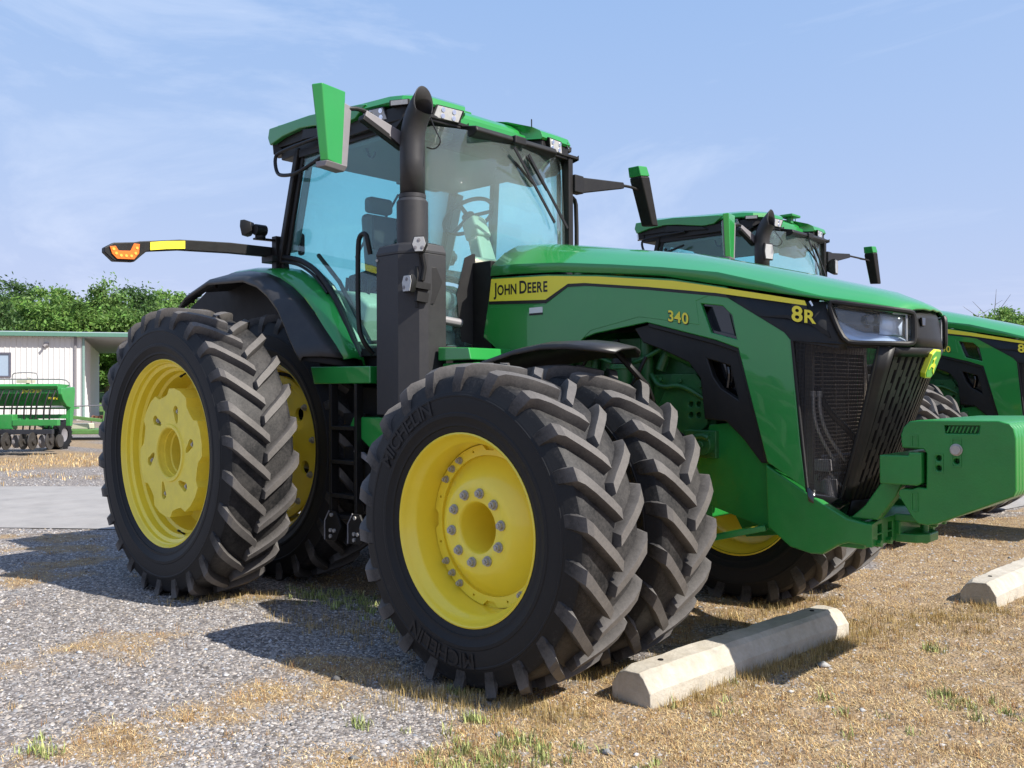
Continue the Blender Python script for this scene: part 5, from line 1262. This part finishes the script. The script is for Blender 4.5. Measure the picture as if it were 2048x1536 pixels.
# ------------------------------------------------------------------ shed
SH = (-22.1, 47.0)
sx_, sy_ = bgp(*SH); shrot = math.atan2(.6821, .7313) + R(18)
WHITE = mat('white_siding', (.66, .655, .64), .5, var=.05, dust=.12, dustc=(.5, .47, .42), scale=.8)
TRIM = mat('green_trim', (.10, .22, .17), .45, var=.08)
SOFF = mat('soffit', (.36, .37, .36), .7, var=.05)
SHROOF = mat('shed_roof', (.34, .40, .38), .45, var=.06)
shed = thing('shed', 'long white ribbed metal shed with green trim and open bay behind the seed drill', 'shed', loc=(sx_, sy_, 0), rz=shrot)
mb = MB(); w_ = .25; 
for a_, b_, h_ in ((0, .205, 0), (.205, .25, .03)):
    pass
mb.add([(0, 0, 0), (.19, 0, 0), (.205, -.032, 0), (.235, -.032, 0), (.25, 0, 0), (0, 0, 4.28), (.19, 0, 4.28), (.205, -.032, 4.28), (.235, -.032, 4.28), (.25, 0, 4.28)], [(i, i + 1, i + 6, i + 5) for i in range(4)])
PAN = mb.mesh('siding_panel', WHITE, 20)
WX0, WX1, WZ0, WZ1 = -5.75, -3.25, 2.2, 3.45
for i in range(64):
    x0 = -16 + i * .25
    if WX0 - .02 < x0 + .125 < WX1 + .02: continue
    ob('siding_panel', PAN, shed, (x0, 0, 0))
for z0, z1 in ((0, WZ0), (WZ1, 4.28)):
    for i in range(10):
        mb = MB(); mb.add([(0, 0, z0), (.19, 0, z0), (.205, -.032, z0), (.235, -.032, z0), (.25, 0, z0), (0, 0, z1), (.19, 0, z1), (.205, -.032, z1), (.235, -.032, z1), (.25, 0, z1)], [(k_, k_ + 1, k_ + 6, k_ + 5) for k_ in range(4)])
        build('siding_panel', mb, WHITE, shed, smooth=20).location = (WX0 + i * .25, 0, 0)
mb = MB(); mb.prism([(WX0, WZ0), (WX1, WZ0), (WX1, WZ1), (WX0, WZ1)], -.06, .06, holes=[[(WX0 + .08, WZ0 + .08), (WX1 - .08, WZ0 + .08), (WX1 - .08, WZ1 - .08), (WX0 + .08, WZ1 - .08)]]); wfr = build('window', mb, mat('window_frame', (.10, .10, .13), .4), shed)
mb = MB(); mb.box(WX0 + .08, WX1 - .08, .0, .02, WZ0 + .08, WZ1 - .08); build('pane', mb, mat('blue_pane', (.30, .38, .47), .12, coat=.5, var=.05, scale=1), wfr)
mb = MB(); mb.box(WX0 + .5, WX1 - .55, -.03, -.004, WZ0 + .08, WZ1 - .35); build('inner_sash', mb, mat('pale_sash', (.52, .60, .66), .3, var=.03), wfr)
for i in range(12): ob('siding_panel', PAN, shed, (0, .15 + i * .25 * 2.45 / 1.0 * .4 + 0, 0)).rotation_euler = (0, 0, R(90))
mb = MB(); mb.box(-.02, .0, 0, 7.4, 0, 4.28); build('side_wall', mb, WHITE, shed)
mb = MB(); mb.box(-16, 0, 7.3, 7.4, 0, 4.5); mb.box(-16, -15.9, 0, 7.4, 0, 4.4); build('rear_wall', mb, WHITE, shed)
for x0 in (-.36, .02):
    mb = MB(); mb.box(x0, x0 + .12, -.10, -.035, 0, 4.3); build('downspout', mb, mat('downspout_green', (.20, .30, .27), .4) if x0 > 0 else GREYP, shed, .02)
mb = MB(); mb.box(-16.3, 9.6, -.45, -.38, 4.27, 4.47); build('fascia', mb, TRIM, shed, .01)
mb = MB(); mb.add([(-16.3, -.40, 4.45), (9.6, -.40, 4.45), (9.6, 7.6, 5.0), (-16.3, 7.6, 5.0), (-16.3, -.40, 4.39), (9.6, -.40, 4.39), (9.6, 7.6, 4.94), (-16.3, 7.6, 4.94)], [(0, 1, 2, 3), (7, 6, 5, 4), (0, 4, 5, 1), (1, 5, 6, 2), (2, 6, 7, 3), (3, 7, 4, 0)]); build('roof', mb, SHROOF, shed)
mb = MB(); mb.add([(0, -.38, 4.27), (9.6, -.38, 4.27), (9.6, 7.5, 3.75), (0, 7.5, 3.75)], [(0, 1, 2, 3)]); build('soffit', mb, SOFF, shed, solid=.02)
for x0, y0 in ((9.4, -.2), (9.4, 7.3), (4.6, 7.3)):
    mb = MB(); mb.box(x0, x0 + .18, y0, y0 + .18, 0, 4.3); build('post', mb, GREYP, shed)
mb = MB(); mb.box(-1.75, -1.55, -.16, -.03, 3.80, 3.95); mb.cyl((-1.65, -.12, 3.86), (-1.75, -.28, 3.74), .05, .07, 10); build('wall_lamp', mb, GREYP, shed)

# ------------------------------------------------------------------ seed drill beside the shed
dx_, dy_ = bgp(-10.42, 21.4)
drill = thing('seed_drill', 'green seed drill with a row of black seed hoses, at the left edge', 'seed drill', loc=(dx_, dy_, 0), rz=math.atan2(.6821, .7313))
DG = mat('drill_green', (.020, .24, .045), .4, coat=.3, var=.12, dust=.08, scale=4)
XL = -4.6
mb = MB(); mb.loft([[(x_, -.16, 1.50), (x_, .42, 1.56), (x_, .42, 1.60), (x_, -.16, 1.62), (x_, -.20, 1.57)] for x_ in (XL, -.12)]); build('hopper_lid', mb, DG, drill, .01)
mb = MB(); mb.loft([[(x_, -.12, 1.48), (x_, -.12, 1.40), (x_, .05, 1.18), (x_, .15, 1.10), (x_, .35, 1.10), (x_, .42, 1.25), (x_, .42, 1.52)] for x_ in (XL, -.15)]); build('hopper', mb, DG, drill, .01)
mb = MB(); mb.prism([(-.18, 1.52), (.44, 1.55), (.47, 1.45), (.40, .95), (.33, .62), (.22, .62), (.24, 1.05), (.05, 1.10), (-.12, 1.25), (-.20, 1.38)], -.14, -.02, 'x'); build('end_panel', mb, DG, drill, .02)
mb = MB(); mb.box(-.36, -.15, -.145, -.125, 1.26, 1.31); build('yellow_plate', mb, STRIPE, drill)
tm = text_mesh('JOHN DEERE', .10, .015, big=(0, 5)); kk = .46 / tm[2]
place_text('drill_lettering', tm, lambda u, v: (-.98 + u * kk, -.128, 1.425 + v * kk), STRIPE, drill)
mb = MB(); mb.box(XL, -1.12, -.50, -.36, .64, .78); build('tool_bar', mb, DG, drill, .01)
mb = MB(); mb.box(-.98, .05, -.54, -.40, .66, .80); build('tool_bar', mb, DG, drill, .01)
mb = MB(); mb.box(-1.30, -.98, -.52, -.30, .58, .92); mb.box(-1.25, -1.0, -.4, .3, .72, .82); build('frame_link', mb, DG, drill, .02)
mb = MB(); mb.box(XL, -.02, -.66, -.54, .47, .58); build('opener_bar', mb, mat('bar_black', (.02, .022, .028), .35, coat=.3), drill, .01)
for i in range(30):
    x0 = -.22 - i * .15 + .02 * math.sin(i * 2.3)
    mb = MB(); mb.tube([(x0 + .05, -.20, 1.46), (x0 + .03, -.30, 1.28), (x0, -.34, 1.08), (x0 - .03, -.30, .88), (x0 - .02, -.35, .60), (x0, -.45, .42)], .018, 6, smooth=2); mb.tube([(x0 + .10, -.19, 1.47), (x0 + .13, -.22, 1.36), (x0 + .06, -.27, 1.22)], .008, 5, smooth=1); build('seed_hose', mb, BLACK, drill)
for i in range(15):
    x0 = -.12 - i * .30; yo = -.55 - .18 * (i % 2)
    mb = MB(); mb.cyl((x0 - .012, yo, .32), (x0 + .012, yo, .32), .20, n=22); mb.cyl((x0 - .05, yo, .32), (x0 + .05, yo, .32), .07, n=12); mb.bar((x0, -.55, .52), (x0, yo, .34), .06, .05, (1, 0, 0)); build('opener_disc', mb, mat('opener_black', (.02, .02, .022), .5, dust=.15) if i == 0 else bpy.data.materials['opener_black'], drill)
    mb = MB(); mb.cyl((x0 + .06, yo + .28, .30), (x0 + .11, yo + .28, .30), .15, n=18); build('press_wheel', mb, GREYP if i % 2 else bpy.data.materials['opener_black'], drill)
    mb = MB(); mb.cyl((x0 - .03, yo + .1, .30), (x0 - .03, yo + .1, .14), .006, n=5); build('scraper', mb, GREYP, drill)
def small_wheel(par, c, r_, w, rim=.5):
    m1 = MB(); m1.lathe([(r_ * rim, -w / 2 * .8), (r_ * .85, -w / 2), (r_ * .97, -w / 2 * .85), (r_, -w / 4), (r_, w / 4), (r_ * .97, w / 2 * .85), (r_ * .85, w / 2), (r_ * rim, w / 2 * .8)], 28)
    for k_ in range(18):
        a_ = 2 * math.pi * k_ / 18
        for s_ in (-1, 1): m1.bar((r_ * 1.01 * math.sin(a_), s_ * w * .45, r_ * 1.01 * math.cos(a_)), (r_ * 1.01 * math.sin(a_ + .18), 0, r_ * 1.01 * math.cos(a_ + .18)), .03, .03, (math.sin(a_), 0, math.cos(a_)))
    o_ = build('wheel', m1, TYREF, par); o_.location = c; o_.rotation_euler = (0, 0, R(90)); 
    m1 = MB(); m1.lathe([(r_ * rim, -w * .3), (r_ * .2, -w * .12), (0, -w * .12)], 20); build('rim', m1, GREYP, o_)
for x0, y0 in ((-.88, 1.55), (-1.10, 1.55), (-1.52, -1.0), (-4.3, 1.5), (-4.5, 1.5)): small_wheel(drill, (x0, y0, .36), .36, .20)
mb = MB(); mb.tube([(XL, .30, 1.74), (-.35, .30, 1.74), (-.10, .30, 1.70), (-.04, .30, 1.45)], .016, 8, smooth=1); mb.tube([(-1.60, .62, 1.6), (-1.62, .62, 1.84), (-1.55, .62, 1.90), (-1.05, .62, 1.90), (-1.0, .62, 1.84), (-1.0, .62, 1.6)], .014, 8, smooth=1)
build('hand_rail', mb, GREYP, drill)
mb = MB(); mb.box(XL, -.15, .42, .95, 1.02, 1.06); mb.box(XL, -.1, .2, .34, .80, .90); mb.bar((-1.12, .3, .84), (-1.12, 1.55, .5), .12, .12); mb.bar((-1.0, 1.55, .36), (-1.0, 1.2, .6), .1, .1); build('walkway', mb, DG, drill)
mb = MB(); mb.box(-1.45, -1.2, .5, .9, 1.65, 1.72); mb.cyl((-1.3, .7, 1.55), (-1.25, .7, 1.78), .04, n=8); build('fill_cover', mb, BEIGE, drill)

# ------------------------------------------------------------------ odd implements by the shed
ix, iy = bgp(-12.55, 27.5)
imp = thing('rotary_mower', 'low green mower deck lying between the drill and the shed corner', 'mower', loc=(ix, iy, 0), rz=math.atan2(.6821, .7313))
LG = mat('mower_green', (.10, .26, .055), .5, var=.2, dust=.2, scale=5)
mb = MB(); mb.prism([(-1.2, .0), (.8, -.1), (1.15, .3), (.9, 1.2), (-1.1, 1.3)], .16, .30, 'z'); build('deck', mb, LG, imp, .02)
mb = MB(); mb.bar((-1.2, .2, .72), (.3, .1, .55), .08, .10); mb.bar((.3, .1, .2), (.36, .1, .95), .22, .12, (0, 1, 0)); mb.bar((.35, .1, .8), (.05, .3, .3), .06, .06); build('hitch_frame', mb, LG, imp, .01)
mb = MB(); mb.box(-.9, -.3, .2, .7, .30, .48); build('gearbox', mb, BEIGE, imp, .03)
mb = MB(); mb.box(-1.4, 1.6, -.4, -.3, .02, .07); mb.box(-.6, 1.9, -.6, -.55, .02, .05); build('skid_shoe', mb, DARK, imp)
mb = MB(); mb.tube([(-1.6, .6, .98), (.1, .4, 1.02), (.32, .3, .95)], .02, 6); build('hose', mb, GREYP, imp)
jx, jy = bgp(-14.0, 32.5)
imp2 = thing('field_cultivator', 'rusty spring-tooth cultivator with dark green frame at the shed bay', 'cultivator', loc=(jx, jy, 0), rz=math.atan2(.6821, .7313))
RUST = mat('rusty_steel', (.16, .075, .04), .8, var=.3, scale=14, bump=.4, bscale=60)
DKG = mat('dark_green_frame', (.03, .09, .06), .5, var=.2, dust=.1)
mb = MB()
for k_ in range(3): mb.bar((-.9, k_ * .6, .55), (2.4, k_ * .6, .50), .08, .08)
for k_ in range(4): mb.bar((-.6 + k_ * .8, -.1, .52), (-.6 + k_ * .8, 1.4, .52), .07, .07)
build('frame', mb, RUST, imp2)
for k_ in range(9):
    x0 = -.8 + k_ * .38; mb = MB(); mb.tube([(x0, .0 + .6 * (k_ % 3), .55), (x0, -.25 + .6 * (k_ % 3), .62), (x0, -.38 + .6 * (k_ % 3), .40), (x0, -.18 + .6 * (k_ % 3), .03)], .02, 6, smooth=1); build('tine', mb, RUST, imp2)
mb = MB(); mb.box(.1, .9, .5, 1.1, .55, 1.15); mb.box(.2, .3, .45, .5, .6, 1.1); mb.box(.6, .7, .45, .5, .6, 1.1); build('seed_box', mb, DKG, imp2, .03)
mb = MB(); mb.cyl((-.35, -.2, 0), (-.35, -.2, 1.15), .04, n=8); mb.box(-.45, -.25, -.25, -.15, .02, .3); build('stand', mb, PAPER, imp2)

# ------------------------------------------------------------------ trees
BARK = mat('bark', (.12, .09, .065), .9, var=.3, scale=6, bump=.6, bscale=30)
def leaf_mat(name, c):
    m, N, L, b = new_mat(name)
    oi = N.new('ShaderNodeAttribute'); oi.attribute_name = 'tone'
    L.new(oi.outputs['Color'], b.inputs['Base Color']); b.inputs['Roughness'].default_value = .55; b.inputs['Specular IOR Level'].default_value = .3
    tl = N.new('ShaderNodeBsdfTranslucent'); L.new(oi.outputs['Color'], tl.inputs['Color'])
    ms = N.new('ShaderNodeMixShader'); ms.inputs['Fac'].default_value = .38
    L.new(b.outputs[0], ms.inputs[1]); L.new(tl.outputs[0], ms.inputs[2]); L.new(ms.outputs[0], N['Material Output'].inputs['Surface'])
    return m
LEAF = leaf_mat('leaf', None)
def crown_mesh(name, seed, rx, rz, zc, nclump, per, leaf, cbase):
    g = np.random.default_rng(seed)
    # clumps on the branches: shells of an uneven ellipsoid
    d = g.normal(size=(nclump, 3)); d /= np.linalg.norm(d, axis=1)[:, None]
    lob = 1 + .28 * np.sin(d[:, 0] * 3.1 + seed) * np.cos(d[:, 1] * 2.7 + seed * 2) + .22 * np.sin(d[:, 2] * 4 + seed * 3)
    rr_ = lob * (.45 + .55 * g.random(nclump) ** .45)
    C = d * rr_[:, None] * np.array([rx, rx, rz]); C[:, 2] += zc
    n = nclump * per
    cs = np.repeat(g.uniform(.35, .85, nclump), per)
    P = np.repeat(C, per, 0) + g.normal(size=(n, 3)) * cs[:, None] * np.array([.62, .62, .40])
    a, b_ = g.normal(size=(n, 3)), g.normal(size=(n, 3)); a /= np.linalg.norm(a, axis=1)[:, None]
    b_ -= a * (a * b_).sum(1)[:, None]; b_ /= np.linalg.norm(b_, axis=1)[:, None]
    sz = (g.uniform(.6, 1.3, n) * leaf)[:, None]
    V = np.stack([P - a * sz, P + b_ * sz * .45, P + a * sz, P - b_ * sz * .45], 1).reshape(-1, 3)
    F = np.arange(n * 4).reshape(-1, 4)
    me = np_mesh(name, V, F, LEAF)
    tone = np.array(cbase)[None] * np.repeat(g.uniform(.65, 1.35, (nclump, 1)), per, 0) * g.uniform(.75, 1.25, (n, 1)) * (1 + g.normal(0, .06, (n, 3)))
    at = me.attributes.new('tone', 'FLOAT_COLOR', 'POINT'); at.data.foreach_set('color', np.repeat(np.concatenate([np.clip(tone, .005, .5), np.ones((n, 1))], 1), 4, 0).astype(np.float32).ravel())
    return me, C
def trunk_mesh(name, C, h, r_, seed):
    g = random.Random(seed); mb = MB()
    mb.tube([(0, 0, -.1), (.08, .05, h * .35), (-.05, .1, h * .7), (.05, 0, h)], [r_ * 1.2, r_, r_ * .7, r_ * .3], 9, smooth=2)
    for i in range(14):
        c = Vector(C[g.randrange(len(C))]); z0 = g.uniform(.3, .8) * h
        mb.tube([(0, .05, z0), (c.x * .45, c.y * .45, z0 + (c.z - z0) * .6), (c.x * .9, c.y * .9, c.z)], [r_ * .38, r_ * .22, r_ * .06], 6, smooth=1)
    return mb.mesh(name, BARK, 60)
protos = []
for i, (rx, rz_, zc, nc, per, lf, cb) in enumerate(((3.0, 3.4, 5.6, 190, 95, .15, (.115, .205, .050)), (2.6, 3.9, 5.6, 170, 95, .15, (.085, .160, .050)), (3.6, 3.2, 5.3, 210, 95, .155, (.140, .250, .055)), (2.2, 3.0, 4.6, 130, 95, .14, (.105, .190, .060)))):
    cm, C = crown_mesh('crown', 11 + i * 7, rx, rz_, zc, nc, per, lf, cb); protos.append((cm, trunk_mesh('trunk', C, zc + rz_ * .5, .22, i)))
def tree(u, d, k, s_, label, rot=0., name='tree'):
    x_, y_ = bgp(u, d); t = thing(name, label, 'tree', 'trees around the yard', (x_, y_, 0), rot); t.scale = (s_, s_, s_)
    ob('crown', protos[k][0], t); ob('trunk', protos[k][1], t)
def upx(px, d): return (px - 1024) / 1829.2 * d
TL = [(-40, 58, 1, .86, 'dark-leaved tree at the far left edge above the shed'), (30, 66, 1, .92, 'slender pointed tree second from the left above the shed roof'),
      (95, 70, 0, .86, 'low rounded tree in the dip of the treetops above the shed'), (150, 62, 2, .94, 'broad bright green tree, left half of the tallest mass over the shed'),
      (215, 64, 0, .98, 'tallest leafy tree over the shed roof, right of its downspouts'), (265, 68, 1, .90, 'narrow tree just left of the nearest tractor\'s rear tyre'),
      (325, 72, 3, 1.12, 'small pointed tree above the rear tyre\'s left shoulder'), (385, 70, 2, .98, 'bright green tree partly hidden by the rear fender'),
      (205, 78, 3, 1.2, 'tree seen under the roof of the shed\'s open bay'), (60, 80, 2, 1.1, 'background tree filling the gap between the trees above the shed'), (300, 84, 2, 1.18, 'background tree behind the narrow trees near the rear tyre')]
for i, (px, d, k, s_, lb) in enumerate(TL): tree(upx(px, d), d, k, s_, lb, i * 1.3)
TRR = [(1945, 62, 3, .80, 'thin tree rising beside the grille of the nearest tractor, right background'), (2045, 58, 2, .72, 'fuller green tree at the right edge above the second hood'),
       (2130, 60, 0, .74, 'tree cut off by the right edge behind the second tractor'), (1992, 70, 1, .66, 'darker tree between the two trees in the right background')]
for i, (px, d, k, s_, lb) in enumerate(TRR): tree(upx(px, d), d, k, s_, lb, 2 + i * 1.7)
# bare snag between the right-hand trees
bx_, by_ = bgp(upx(1985, 60), 60)
sn = thing('dead_tree', 'bare leafless snag with forked twigs, right background', 'tree', loc=(bx_, by_, 0))
mb = MB(); mb.tube([(0, 0, 0), (.1, 0, 4), (.0, .1, 6)], [.12, .07, .03], 7, smooth=1)
for dx1, dz1, dx2, dz2 in ((.5, 6.6, 1.1, 7.5), (-.5, 6.4, -1.2, 7.2), (.2, 6.9, .25, 7.9), (-.9, 6.2, -1.8, 6.9)):
    mb.tube([(0, .05, 5.3), (dx1, 0, dz1), (dx2, .1, dz2)], [.035, .02, .008], 5)
    mb.tube([(dx1, 0, dz1), (dx1 + .4, .1, dz1 + .25)], [.014, .006], 5)
build('branches', mb, BARK, sn)
# grassy bank under the trees
mb = MB(); rows = []
for d, z in ((56, 0.0), (60, .5), (75, 1.2), (110, 1.6)):
    rows.append([(*bgp(u, d), z + .25 * math.sin(u * .31 + d)) for u in range(-75, 80, 5)])
mb.grid(rows); bk = build('bank', mb, mat('bank_grass', (.10, .17, .045), .9, var=.35, scale=.5, bump=.8, bscale=3), smooth=80); bk['kind'] = 'structure'; bk['label'] = 'low grassy bank below the trees'
